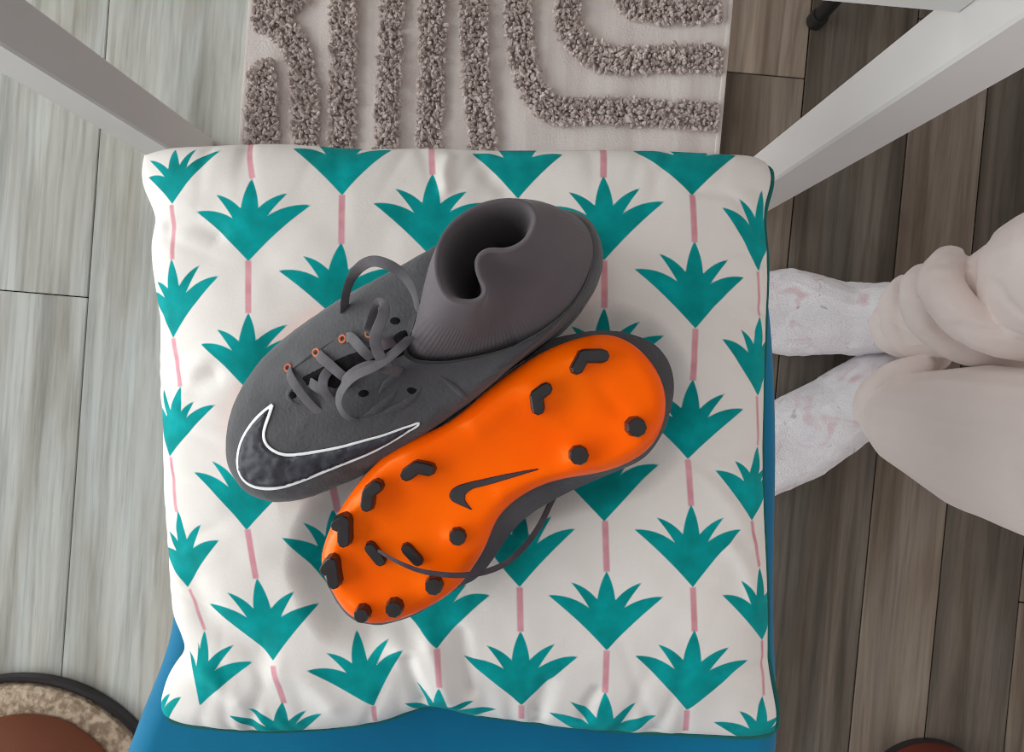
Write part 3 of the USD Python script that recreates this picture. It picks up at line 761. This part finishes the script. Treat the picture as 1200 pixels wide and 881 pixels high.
# eyestay flaps: soft raised seams
for pth, w in (([(425, 488), (440, 480), (455, 468), (466, 456)], 0.0050), ([(440, 487), (462, 478), (482, 467), (494, 453)], 0.0050), ([(347, 452), (338, 462), (342, 470), (352, 474)], 0.003), ([(516, 441), (530, 452), (548, 468)], 0.0040),
               ([(392, 398), (375, 408), (352, 424), (334, 440)], 0.0030), ([(478, 432), (462, 442), (450, 452), (444, 462)], 0.004), ([(700, 330), (680, 362), (650, 392), (610, 420), (560, 447), (520, 470)], 0.0022)):
    p, n = cast(upA, spline(pth, 14)); vn = upA.vertex_normals[cKDTree(upA.vertices).query(p)[1]]
    obj('seam', sweep(p, w, w * 0.6, up=vn, n=50, taper=(0.15, 1, 1, 0.15)), SHOEGREY, bootA, smooth=60)
for c in ((338, 431), (371, 413), (402, 397), (433, 391)):
    p, n = cast(upA, [c]); tr = trimesh.creation.torus(0.0022, 0.0008, major_sections=18, minor_sections=8)
    tr.apply_transform(trimesh.geometry.align_vectors([0, 0, 1], n[0])); tr.apply_translation(p[0] + n[0] * 0.0004)
    obj('eyelet', tr, EYELET, bootA, label='small orange eyelet')
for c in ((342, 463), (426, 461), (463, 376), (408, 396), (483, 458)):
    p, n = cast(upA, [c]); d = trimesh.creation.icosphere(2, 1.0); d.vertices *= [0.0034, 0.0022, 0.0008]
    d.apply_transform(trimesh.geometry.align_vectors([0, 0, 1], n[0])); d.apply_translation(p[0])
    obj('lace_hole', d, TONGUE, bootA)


def lace(px, h, roll=None, w=0.0066, mat=LACE, mesh=upA, t=0.0010):
    """A flat lace along an image path, h above the boot (h: heights per point, or absolute z when > 0.3)."""
    p, n = cast(mesh, px); h = np.broadcast_to(np.asarray(h, float), len(px)); q = p + n * np.where(h < 0.3, h, 0)[:, None]
    ab = h > 0.3
    if ab.any():
        q[ab] = P(np.asarray(px, float)[ab], h[ab])
    q[[0, -1]] = p[[0, -1]] - n[[0, -1]] * 0.0012                    # both ends go into the boot
    return sweep(q, w, t, up=np.where(ab[:, None], [0, 0, 1.0], n), n=len(px) * 12, roll=roll)


LZ = 0.0022
for px, h, roll, mt in [
    ([(337, 432), (343, 440), (351, 452), (362, 468), (376, 487)], [0.001, 0.003, 0.0045, 0.003, 0.0], [20, 10, 10, 10, 10], LACE),
    ([(371, 413), (380, 420), (392, 429), (404, 438), (414, 448)], [0.001, 0.003, 0.004, 0.004, 0.002], None, LACE),
    ([(404, 397), (413, 396), (422, 402), (431, 412), (440, 425)], [0.001, 0.003, 0.004, 0.005, 0.003], None, LACE),
    ([(388, 470), (383, 455), (384, 440), (392, 428)], [0.001, 0.004, 0.004, 0.001], None, LACE),
    ([(432, 392), (434, 378), (440, 362), (446, 355), (450, 362), (446, 378), (440, 394), (442, 410), (451, 427), (465, 437)], [0.001, .667, .672, .676, .677, .676, .674, .672, .669, .664], [80, 75, 60, 20, -10, -10, -5, 0, 10, 20], LACE),
    ([(402, 364), (405, 347), (411, 328), (422, 313), (437, 306), (452, 309), (468, 318), (479, 331), (486, 347), (490, 364)], [.632, .645, .655, .664, .67, .672, .670, .667, .663, .657], [80, 80, 70, 40, 25, 25, 35, 50, 65, 70], LACE),
    ([(486, 392), (470, 406), (455, 419), (438, 430), (420, 438), (407, 448), (398, 462), (398, 476), (405, 487), (416, 494)], [.665, .668, .671, .672, .670, .667, .662, .655, .648, .641], [30, 35, 40, 45, 45, 45, 50, 55, 50, 40], LACE),
    ([(470, 438), (455, 432), (437, 428), (418, 433), (406, 441), (400, 452)], [.662, .667, .668, .667, .664, .66], [20, 30, 40, 50, 60, 60], LACE),
    ([(360, 447), (370, 450), (382, 456), (392, 460)], [0.002, 0.003, 0.003, 0.0015], None, LACE),
    ([(468, 395), (458, 402), (446, 405), (436, 402)], [0.002, 0.003, 0.003, 0.002], None, LACEDARK)]:
    obj('lace', lace(px, h, None if roll is None else [r * 0.75 for r in roll], mat=mt), mt, bootA, smooth=38)

# ================================================================== ORANGE-SOLED BOOT (upside down)
bootB = thing('football_boot', 'football boot lying upside down showing its bright orange studded sole', 'shoe')


def zB(px):                                                       # the sole slopes down from heel to toe
    px = np.atleast_2d(px); s = ((px[:, 0] - 385) * 390 + (690 - px[:, 1]) * 270) / (390 ** 2 + 270 ** 2)
    return 0.618 + 0.030 * np.clip(s, -0.1, 1.1) - 0.004 * np.sin(np.clip(s, 0, 1) * np.pi)


NB = 300
spx = spline(sole_px, NB, True)
B0 = P(spx, zB(spx))
polyB = Polygon(B0[:, :2])
studs = {'blade': [[(613, 0)]]}
CONES = [((747, 501), 11.5), ((679, 534), 11.5), ((536, 630), 10.5), ((508, 688), 11), ((461, 715), 10.5), ((423, 722), 9.5)]
CHEV = [[(677, 431), (685, 417), (707, 417)], [(631, 479), (629, 464), (640, 456)], [(476, 557), (488, 548), (502, 551)], [(429, 593), (431, 578), (440, 571)], [(394, 616), (402, 612), (402, 635)], [(381, 668), (387, 661), (390, 684)], [(433, 643), (445, 658)], [(476, 644), (489, 658)]]
mpx = [c for c, _ in CONES] + [tuple(np.mean(c, 0)) for c in CHEV]
mxy = np.array([P([c], zB([c]) + 0.006)[0, :2] for c in mpx])
mamp = np.array([0.0052, 0.0052, 0.004, 0.0032, 0.0032, 0.003] + [0.005, 0.005, 0.0035, 0.0035, 0.003, 0.003, 0.0015, 0.0015])


def plate_z(xy, zb):
    d = shapely.distance(shapely.points(xy), polyB.exterior)
    e = np.clip(d / 0.011, 0, 1); z = zb - 0.006 * (1 - e) ** 2.2
    for m, a in zip(mxy, mamp):
        r = np.linalg.norm(xy - m, axis=1); z = z + a * np.exp(-(r / 0.0105) ** 2)
    # the raised rail that runs along the waist, and the heel cup
    for pth, a, w in (([(560, 500), (610, 462), (650, 436), (690, 418)], 0.0022, 0.007), ([(590, 575), (640, 556), (700, 545), (750, 520)], 0.0020, 0.006), ([(690, 430), (715, 470), (745, 500)], -0.0016, 0.006),
                      ([(470, 580), (520, 560), (600, 520), (660, 490)], -0.0022, 0.016), ([(420, 620), (450, 600), (520, 600)], -0.0012, 0.012)):
        l = LineString(P(pth, zB(pth))[:, :2]); dd = shapely.distance(shapely.points(xy), l); z = z + a * np.exp(-(dd / w) ** 2)
    return z


step = 0.0021
x0, y0, x1, y1 = polyB.bounds; X, Y = np.meshgrid(np.arange(x0, x1, step), np.arange(y0, y1, step))
q = np.c_[X.ravel(), Y.ravel()]; q = q[shapely.contains_xy(polyB.buffer(-0.0012), q[:, 0], q[:, 1])]
xyB = np.vstack([B0[:, :2], q])
planeB = np.linalg.lstsq(np.c_[B0[:, :2], np.ones(NB)], B0[:, 2], rcond=None)[0]
zq = np.c_[xyB, np.ones(len(xyB))] @ planeB
tri = Delaunay(xyB).simplices; cen = xyB[tri].mean(1); tri = tri[shapely.contains_xy(polyB, cen[:, 0], cen[:, 1])]
pv = np.c_[xyB, plate_z(xyB, zq)]
ptop = trimesh.Trimesh(pv, tri, process=False)
if ptop.face_normals[:, 2].mean() < 0:
    ptop.invert()
rimB = pv[:NB]; cB = rimB.mean(0)
skirt = loft([rimB, rimB + [0, 0, -0.0022], cB + (rimB + [0, 0, -0.0035] - cB) * [0.99, 0.99, 1]])
if (skirt.face_normals * (skirt.triangles_center - cB)).sum(1).mean() < 0:
    skirt.invert()
plateB = trimesh.Trimesh(*trimesh.util.append_faces([ptop.vertices, skirt.vertices], [ptop.faces, skirt.faces]), process=True)
obj('sole_plate', plateB, ORANGE, bootB, smooth=60, label='bright orange glossy sole plate')

# upper below the plate: wider than the plate at heel and waist, then narrowing down into the cushion
upx = [(378, 664), (383, 632), (398, 600), (424, 559), (452, 524), (490, 500), (518, 482), (558, 450), (598, 420), (632, 402), (680, 390), (722, 388), (756, 397), (780, 417), (790, 445), (788, 474), (776, 508), (758, 534), (722, 552), (690, 566), (650, 585), (618, 606), (596, 628), (578, 654), (561, 675), (539, 688), (508, 708), (469, 727), (431, 731), (406, 720), (389, 696)]
ux = spline(upx, NB, True)
zu = np.c_[P(ux, 0.62)[:, :2], np.ones(NB)] @ planeB - 0.016
UB = P(ux, zu)
k0 = int(np.argmin(((UB[:, None, :2] - rimB[None, :1, :2]) ** 2).sum(-1)[:, 0])); UB = np.roll(UB, -k0, 0)
ringsB = []
cU = UB.mean(0); ctoe, cheel = P([(420, 690)], 0.60)[0], P([(740, 450)], 0.60)[0]
axisB = (cheel - ctoe)[:2]; sB_ = np.clip(((UB[:, :2] - ctoe[:2]) @ axisB) / (axisB @ axisB), 0, 1)
for t in np.linspace(0, 1, 8):
    e = t * np.pi / 2; ringsB.append((cB + (rimB + [0, 0, -0.0032] - cB) * [0.988, 0.988, 1]) * (1 - np.sin(e)) + UB * np.sin(e) + [0, 0, 0])
mid2 = ctoe[:2] + np.outer(np.clip(sB_, 0.12, 0.9), axisB)
for t in np.linspace(0.08, 1, 22):
    e = t * np.pi / 2; f = 1 - np.cos(e)
    xy = UB[:, :2] * (1 - f * 0.9) + mid2 * f * 0.9
    low = np.minimum(0.552 + 0.012 * (1 - sB_), UB[:, 2] - 0.03)
    z = UB[:, 2] * (1 - np.sin(e)) + low * np.sin(e)
    ringsB.append(np.c_[xy, z])
upB = outward(loft(ringsB, False, True))
hullA = trimesh.Trimesh(np.vstack([np.asarray(r) for r in ringsA[:30]])).convex_hull
away = np.array([0.64, -0.77, 0])
for _ in range(24):
    ins = ((upB.vertices @ hullA.face_normals.T) <= (hullA.triangles[:, 0] * hullA.face_normals).sum(1) + 0.0006).all(1)
    if not ins.any():
        break
    upB.vertices = upB.vertices + ins[:, None] * away * 0.001
print('boot push', _, ins.sum())
vB = upB.vertices.copy(); upB.vertices = vB + upB.vertex_normals * (0.0014 * (meshkit.fbm(vB * 70, 2, 2) - 0.5))[:, None]
obj('upper', upB, SHOEGREY, bootB, smooth=60, label='dark grey knitted upper')


def plate_at(px, h):
    p, n = cast(plateB, px); return p, n


def stud_from(px_list, radii, hgt=0.0105):
    parts = []
    for p, r in zip(px_list, radii):
        top = P([p], zB([p]) + hgt)[0]; b = top.copy(); b[2] -= hgt + 0.003
        parts.append((top, b, r))
    return parts


for c, r in CONES:
    top, b, rr = stud_from([c], [r * 0.46 / FPX])[0]
    hgt = top[2] - b[2]
    pr = [(rr * 1.22, 0), (rr * 1.05, hgt * 0.55), (rr, hgt - 0.0012), (rr * 0.88, hgt), (rr * 0.3, hgt + 0.0003)]
    obj('stud', lathe(pr, 9, tuple(b)), STUD, bootB, smooth=25)
for c in CHEV:
    seg = stud_from(c, [7.6 if len(c) == 3 else 6.6] * len(c), 0.0105 if len(c) == 3 else 0.0065)
    ms = []
    for (t0, b0, r0), (t1, b1, r1_) in zip(seg[:-1], seg[1:]):
        r = r0 * 0.46 / FPX; cyl = []
        for t, b in ((t0, b0), (t1, b1)):
            cyl.append(m3.Manifold.cylinder(float(t[2] - b[2] - 0.001), float(r * 1.25), float(r), 8).translate(tuple(map(float, b))))
            cyl.append(m3.Manifold.cylinder(0.001, float(r), float(r * 0.8), 8).translate((float(t[0]), float(t[1]), float(t[2] - 0.001))))
        ms.append(m3.Manifold.batch_hull(cyl))
    obj('blade_stud' if len(c) == 3 else 'small_stud', as_tm(union(ms)), STUD, bootB, smooth=25)
tickB = [(631, 548.2), (592, 555), (562, 561.5), (543, 566), (531, 571.5), (526, 579), (528, 586), (536, 591), (557, 600), (549, 591), (545, 583), (550, 575.5), (566, 570), (596, 561.5), (631, 550.8)]
obj('tick_emblem', patch(plateB, np.vstack([spline(tickB[:9], 40), spline([tickB[8]] + tickB[9:], 40)[1:]]), 1.3, 0.0009), LOGOBLACK, bootB, smooth=50, label='black tick emblem on the orange sole')
lp = [(443, 645), (456, 653), (472, 661), (490, 668), (510, 672), (532, 674), (552, 673), (572, 669), (592, 660), (610, 645), (625, 627), (637, 607), (645, 590), (650, 580)]
lz = [.634, .6365, .6375, .637, .636, .635, .632, .628, .623, .618, .612, .606, .60, .595]
obj('lace', sweep(P(lp, lz), 0.0046, 0.0014, n=160, up=(0.3, 0.3, 1), roll=np.linspace(55, 10, len(lp)), taper=(0.6, 0.9, 1, 1, 1)), LACEDARK, bootB, smooth=50, label='loose dark lace looped across the sole')

# ================================================================== ROUND THINGS ON THE FLOOR
tc = P([(22, 974)], 0.02)[0]
tray = thing('round_tray', 'round black tray with a speckled cork mat at the left of the blue chair', 'tray')
R0 = 184 / FPX * 1.08
obj('rim', lathe([(R0 - 0.007, 0.001), (R0 - 0.002, 0.001), (R0, 0.003), (R0, 0.018), (R0 - 0.003, 0.021), (R0 - 0.007, 0.019), (R0 - 0.0085, 0.008)], 128, (tc[0], tc[1], 0)), TRAYBLACK, tray)
cc = P([(24, 962)], 0.03)[0]; R1c = R0 - 0.010
prof_c = [(R1c - 0.006, 0.002), (R1c, 0.008), (R1c, 0.024), (R1c - 0.004, 0.029), (R1c - 0.03, 0.031), (0.05, 0.031)]
ck = lathe(prof_c, 160, (tc[0], tc[1], 0))
ck.vertices = ck.vertices + np.c_[np.zeros((len(ck.vertices), 2)), 0.002 * (meshkit.fbm(ck.vertices * 120, 2, 8) - 0.5)]
obj('cork_mat', ck, CORK, tray, label='speckled cork ring')
R2 = 118 / FPX * 1.03
dome_ = [(R2 * 0.98, 0.031), (R2, 0.036), (R2 * 0.985, 0.052), (R2 * 0.93, 0.072), (R2 * 0.8, 0.098), (R2 * 0.6, 0.116), (R2 * 0.35, 0.126), (R2 * 0.1, 0.129)]
pc = P([(25, 955)], 0.05)[0]
bowl = obj('upturned_bowl', lathe(dome_, 96, (pc[0], pc[1], 0)), TERRA, None)
tag(bowl, 'brown terracotta bowl turned over on the speckled cork mat', 'bowl')
R3 = 82 / FPX * 1.05; q = P([(1105, 962)], 0.05)[0]
pot = thing('upturned_bowl', 'dark reddish terracotta bowl barely showing at the bottom right of the floor', 'bowl')
obj('body', lathe([(R3 * 0.95, 0.002), (R3 * 0.96, 0.03), (R3 * 0.9, 0.06), (R3 * 0.72, 0.085), (R3 * 0.4, 0.1), (R3 * 0.1, 0.104)], 72, (q[0], q[1], 0)), TERRADARK, pot)
obj('foot_ring', lathe([(R3 * 0.97, 0.0), (R3 * 0.975, 0.002), (R3 * 0.975, 0.009), (R3 * 0.97, 0.011)], 72, (q[0], q[1], 0)), TRAYBLACK, pot)

# ================================================================== BLACK CHAIR beside the table (one leg in view)
bc = thing('side_chair', 'black metal chair beside the white table, one foot showing above the rug corner', 'chair')
f0 = P([(957, 23)], 0.008)[0]; ax_ = np.array([cs_, sn_]); ay_ = np.array([-sn_, cs_])


def bp(a, b, z):
    q = f0[:2] + a * ax_ + b * ay_; return (q[0], q[1], z)


for a, b in ((0, 0), (0.46, 0), (0, 0.46), (0.46, 0.46)):
    sa_, sb_ = (0.03 if a == 0 else -0.03), (0.05 if b == 0 else -0.05)
    lg = obj('leg', as_tm(bone(bp(a, b, 0.012), bp(a + sa_, b + sb_, 0.44), 0.0105, 0.0115)), BLACK, bc)
    obj('foot_cap', lathe([(0.012, 0.0), (0.0135, 0.003), (0.0135, 0.02), (0.0115, 0.024)], 16, bp(a, b, 0)), BLACK, bc)
sq = np.array([bp(a, b, 0)[:2] for a, b in ((0.03, 0.03), (0.23, 0.015), (0.43, 0.03), (0.45, 0.23), (0.43, 0.43), (0.23, 0.45), (0.03, 0.43), (0.015, 0.23))])
obj('seat', slab(sq, 0.44, 0.475, 0.014), BLACKWEAVE, bc, smooth=50)
obj('backrest', sweep([bp(0.44, 0.06, 0.84), bp(0.485, 0.15, 0.85), bp(0.5, 0.23, 0.85), bp(0.485, 0.31, 0.85), bp(0.44, 0.40, 0.84)], 0.02, 0.16, n=40), BLACKWEAVE, bc)
for b in (0.08, 0.38):
    obj('back_post', as_tm(bone(bp(0.42, b, 0.45), bp(0.455, b, 0.84), 0.01, 0.009)), BLACK, bc)

# ================================================================== PERSON on a stool at the right
person = thing('person', 'person in beige lounge trousers and fluffy white socks beside the blue chair', 'person')
a1, a2 = P([(1040, 372)], 0.09)[0], P([(1030, 462)], 0.09)[0]
k1, k2 = np.array([0.60, 0.096, 0.475]), np.array([0.595, -0.110, 0.475])
h1, h2 = np.array([1.02, 0.085, 0.515]), np.array([1.02, -0.095, 0.515])


def foot(ank, toe_dir, extra=0.0):
    d = np.r_[toe_dir, 0] / np.linalg.norm(toe_dir); s = np.array([-d[1], d[0], 0])
    g = lambda f, l, z: np.r_[(ank + d * f + s * l)[:2], z]
    R = extra
    ms = [m3.Manifold.batch_hull([ball(g(-0.045, 0, 0.032), 0.030 + R), ball(ank, 0.036 + R), ball(g(0.03, 0.012, 0.06), 0.032 + R), ball(g(0.03, -0.014, 0.03), 0.026 + R), ball(g(0.03, 0.014, 0.03), 0.026 + R)]),
          m3.Manifold.batch_hull([ball(g(0.03, 0.008, 0.062), 0.032 + R), ball(g(0.03, -0.012, 0.03), 0.026 + R), ball(g(0.115, 0.026, 0.032), 0.025 + R), ball(g(0.11, -0.03, 0.026), 0.022 + R)]),
          m3.Manifold.batch_hull([ball(g(0.115, 0.026, 0.032), 0.025 + R), ball(g(0.11, -0.03, 0.026), 0.022 + R), ball(g(0.165, 0.022, 0.024), 0.020 + R), ball(g(0.148, -0.026, 0.022), 0.017 + R)])]
    for l, f, r in ((0.026, 0.178, 0.0145), (0.010, 0.178, 0.011), (-0.004, 0.172, 0.0105), (-0.017, 0.163, 0.010), (-0.029, 0.152, 0.0095)):
        ms.append(bone(g(0.12, l * 0.8, 0.026), g(f, l, r + 0.004), 0.014 + R, r + R))
    return ms


d1, d2 = np.array([-0.99, 0.10]), np.array([-0.80, -0.60])
# body: one continuous surface under the clothes
sh1, sh2 = np.array([1.10, 0.17, 0.98]), np.array([1.10, -0.18, 0.98])
el1, el2 = np.array([1.03, 0.25, 0.74]), np.array([1.03, -0.26, 0.74])
wr1, wr2 = np.array([0.835, 0.145, 0.625]), np.array([0.835, -0.155, 0.625])
head = np.array([1.075, -0.005, 1.235])


def hand(w, side):
    d = np.array([-0.97, -0.12 * side, -0.16]); d /= np.linalg.norm(d); s = np.cross(d, [0, 0, 1.0]); s /= np.linalg.norm(s); s = s * side; u = np.cross(s, d) * side
    g = lambda f, l, z=0.0: w + d * f + s * l + u * z
    ms = [m3.Manifold.batch_hull([ball(w, 0.022), ball(g(0.035, 0.022), 0.013), ball(g(0.035, -0.022), 0.013), ball(g(0.082, 0.031), 0.011), ball(g(0.082, -0.030), 0.0105), ball(g(0.085, 0.0, 0.002), 0.0115)])]
    for l, L in ((0.030, 0.068), (0.0105, 0.078), (-0.0095, 0.072), (-0.029, 0.056)):
        p = [g(0.078, l), g(0.085 + L * 0.45, l * 1.12, 0.004), g(0.085 + L * 0.78, l * 1.18, -0.008), g(0.085 + L, l * 1.2, -0.020)]
        for i in range(3):
            ms.append(bone(p[i], p[i + 1], 0.0098 - 0.0007 * i, 0.0091 - 0.0008 * i, 12))
    p = [g(0.022, 0.020), g(0.050, 0.045, -0.006), g(0.078, 0.056, -0.012), g(0.100, 0.060, -0.016)]
    for i in range(3):
        ms.append(bone(p[i], p[i + 1], 0.0125 - 0.001 * i, 0.0115 - 0.001 * i, 12))
    return ms


bm = foot(a1, d1) + foot(a2, d2)
for a, k, h in ((a1, k1, h1), (a2, k2, h2)):
    c = a * 0.55 + k * 0.45 + [0.015, 0, 0]
    bm += [bone(a, c, 0.034, 0.050), bone(c, k, 0.050, 0.050), bone(k, h, 0.052, 0.074)]
bm += [m3.Manifold.batch_hull([ball(h1, 0.08), ball(h2, 0.08), ball((1.10, 0.07, 0.60), 0.085), ball((1.10, -0.08, 0.60), 0.085)]),
       m3.Manifold.batch_hull([ball((1.10, 0.07, 0.60), 0.085), ball((1.10, -0.08, 0.60), 0.085), ball((1.11, 0.09, 0.9), 0.075), ball((1.11, -0.10, 0.9), 0.075)]),
       m3.Manifold.batch_hull([ball((1.11, 0.09, 0.9), 0.075), ball((1.11, -0.10, 0.9), 0.075), ball(sh1, 0.045), ball(sh2, 0.045), ball((1.11, 0, 1.03), 0.05)]),
       bone((1.11, -0.005, 1.0), (1.09, -0.005, 1.14), 0.05, 0.046)]
for s, e, w in ((sh1, el1, wr1), (sh2, el2, wr2)):
    bm += [bone(s, e, 0.046, 0.036), bone(e, w, 0.036, 0.023)]
bm += hand(wr1, 1) + hand(wr2, -1)
hd = lambda x, y, z: head + np.array([x, y, z])
bm += [m3.Manifold.batch_hull([ball(hd(0.02, 0, 0.03), 0.075), ball(hd(-0.02, 0, 0.025), 0.068), ball(hd(-0.055, 0, -0.075), 0.026), ball(hd(-0.02, 0.038, -0.05), 0.03), ball(hd(-0.02, -0.038, -0.05), 0.03)]),
       m3.Manifold.batch_hull([ball(hd(-0.085, 0, 0.01), 0.007, 10), ball(hd(-0.102, 0, -0.026), 0.0095, 10), ball(hd(-0.085, 0.012, -0.03), 0.007, 10), ball(hd(-0.085, -0.012, -0.03), 0.007, 10)])]
for s in (1, -1):
    bm.append(m3.Manifold.batch_hull([ball(hd(0.005, 0.074 * s, 0.012), 0.010, 10), ball(hd(0.012, 0.078 * s, -0.005), 0.011, 10), ball(hd(0.0, 0.07 * s, -0.03), 0.008, 10)]))
body = organic(bm, 0.009, 8)
obj('body', body, SKIN, person, smooth=True, label='skin of head and hands')
hr = m3.Manifold.batch_hull([ball(hd(0.025, 0, 0.04), 0.083), ball(hd(-0.015, 0, 0.05), 0.074), ball(hd(0.05, 0, -0.03), 0.066)]) - m3.Manifold.batch_hull([ball(hd(-0.10, 0, -0.02), 0.066), ball(hd(-0.06, 0, -0.12), 0.07), ball(hd(-0.12, 0, 0.03), 0.05)])
obj('hair', organic([hr, bone(hd(0.06, 0, -0.02), hd(0.085, 0, -0.13), 0.055, 0.04)], 0.012, 6), HAIR, person, smooth=True)
for s in (1, -1):
    obj('eye', as_tm(ball(hd(-0.0835, 0.029 * s, 0.006), 0.0085, 20)), EYE, person, smooth=True)
obj('mouth', as_tm(m3.Manifold.batch_hull([ball(hd(-0.083, 0, -0.056), 0.006, 12), ball(hd(-0.074, 0.019, -0.056), 0.004, 12), ball(hd(-0.074, -0.019, -0.056), 0.004, 12)])), LIP, person, smooth=True)
# socks
for a, d, k in ((a1, d1, k1), (a2, d2, k2)):
    up = a * 0.75 + k * 0.25
    m = organic(foot(a, d, 0.012) + [bone(a, up, 0.044, 0.040)], 0.006, 6)
    m.vertices = m.vertices + m.vertex_normals * (0.0028 * (meshkit.fbm(m.vertices * 110, 3, 6) - 0.5) + 0.004 * (meshkit.fbm(m.vertices * 28, 2, 1) - 0.5))[:, None]
    m.vertices[:, 2] = np.maximum(m.vertices[:, 2], 0.0008)
    obj('sock', m, SOCK, person, smooth=True, label='fluffy white sock with faint pink and grey print')
# trousers
tr = []
cA1 = P([(1062, 378)], 0.13)[0]; cA2 = P([(1046, 474)], 0.125)[0]
m1 = np.array([0.575, 0.082, 0.30]); m2 = np.array([0.555, -0.094, 0.25])
tr += [bone(cA1, cA1 + [0.02, 0.0, 0.07], 0.048, 0.046), bone(cA1 + [0.02, 0, 0.07], m1, 0.048, 0.066), bone(m1 + [0.002, 0.003, 0.03], k1, 0.077, 0.098), bone(k1, h1, 0.098, 0.105)]
tr += [bone(cA2, cA2 + [0.01, -0.02, 0.05], 0.048, 0.064), bone(cA2 + [0.01, -0.02, 0.05], m2, 0.064, 0.086), bone(m2, k2, 0.086, 0.094), bone(k2, h2, 0.094, 0.107)]
tr += [m3.Manifold.batch_hull([ball(h1, 0.105), ball(h2, 0.107), ball((1.10, 0.07, 0.62), 0.1), ball((1.10, -0.08, 0.62), 0.1)])]
for px, zs, r in (([(1056, 338), (1046, 356), (1052, 384), (1072, 404), (1098, 418)], [.125, .15, .162, .155, .14], 0.019),
                  ([(1082, 328), (1074, 346), (1084, 372), (1108, 394), (1145, 410), (1190, 414)], [.178, .212, .230, .230, .228, .222], 0.0215),
                  ([(1112, 312), (1100, 328), (1108, 352), (1136, 378), (1180, 394), (1230, 400)], [.228, .268, .292, .298, .300, .298], 0.025),
                  ([(1014, 484), (1022, 456), (1046, 438), (1085, 428)], [.12, .15, .16, .17], 0.015)):
    q = spline(P(px, zs), 13)
    tr += [bone(q[i], q[i + 1], r, r, 14) for i in range(len(q) - 1)]
trm = organic(tr, 0.006, 3)
v = trm.vertices; trm.vertices = v + trm.vertex_normals * (0.006 * (meshkit.fbm(v * [14, 14, 9], 3, 12) - 0.5) - 0.003 * np.clip(v[:, 1] * 30, 0, 1) * np.exp(-((meshkit.fbm(v * [7, 26, 16] + v[:, [1, 2, 0]] * 9, 2, 31) - 0.5) / 0.08) ** 2))[:, None]
obj('trousers', trm, PANTS, person, smooth=True, label='loose beige jersey trousers bunched at one ankle')
sw = [m3.Manifold.batch_hull([ball((1.10, 0.07, 0.66), 0.108), ball((1.10, -0.08, 0.66), 0.108), ball((1.11, 0.09, 0.9), 0.09), ball((1.11, -0.10, 0.9), 0.09)]),
      m3.Manifold.batch_hull([ball((1.11, 0.09, 0.9), 0.09), ball((1.11, -0.10, 0.9), 0.09), ball(sh1, 0.058), ball(sh2, 0.058), ball((1.11, -0.005, 1.03), 0.058)])]
for s, e, w in ((sh1, el1, wr1), (sh2, el2, wr2)):
    sw += [bone(s, e, 0.06, 0.05), bone(e, w * 0.92 + e * 0.08, 0.05, 0.034)]
obj('sweater', organic(sw, 0.012, 6), SWEATER, person, smooth=True)

stool = thing('stool', 'low round oak stool under the seated person in beige trousers', 'stool')
obj('seat', lathe([(0.16, 0.375), (0.19, 0.377), (0.2, 0.385), (0.2, 0.4), (0.19, 0.408), (0.05, 0.41)], 72, (1.07, -0.005, 0)), OAK, stool)
for a in (45, 135, 225, 315):
    c_, s_ = math.cos(math.radians(a)), math.sin(math.radians(a))
    obj('leg', as_tm(bone((1.07 + 0.13 * c_, 0.13 * s_ - 0.005, 0.37), (1.07 + 0.19 * c_, 0.19 * s_ - 0.005, 0.014), 0.018, 0.013)), OAK, stool)
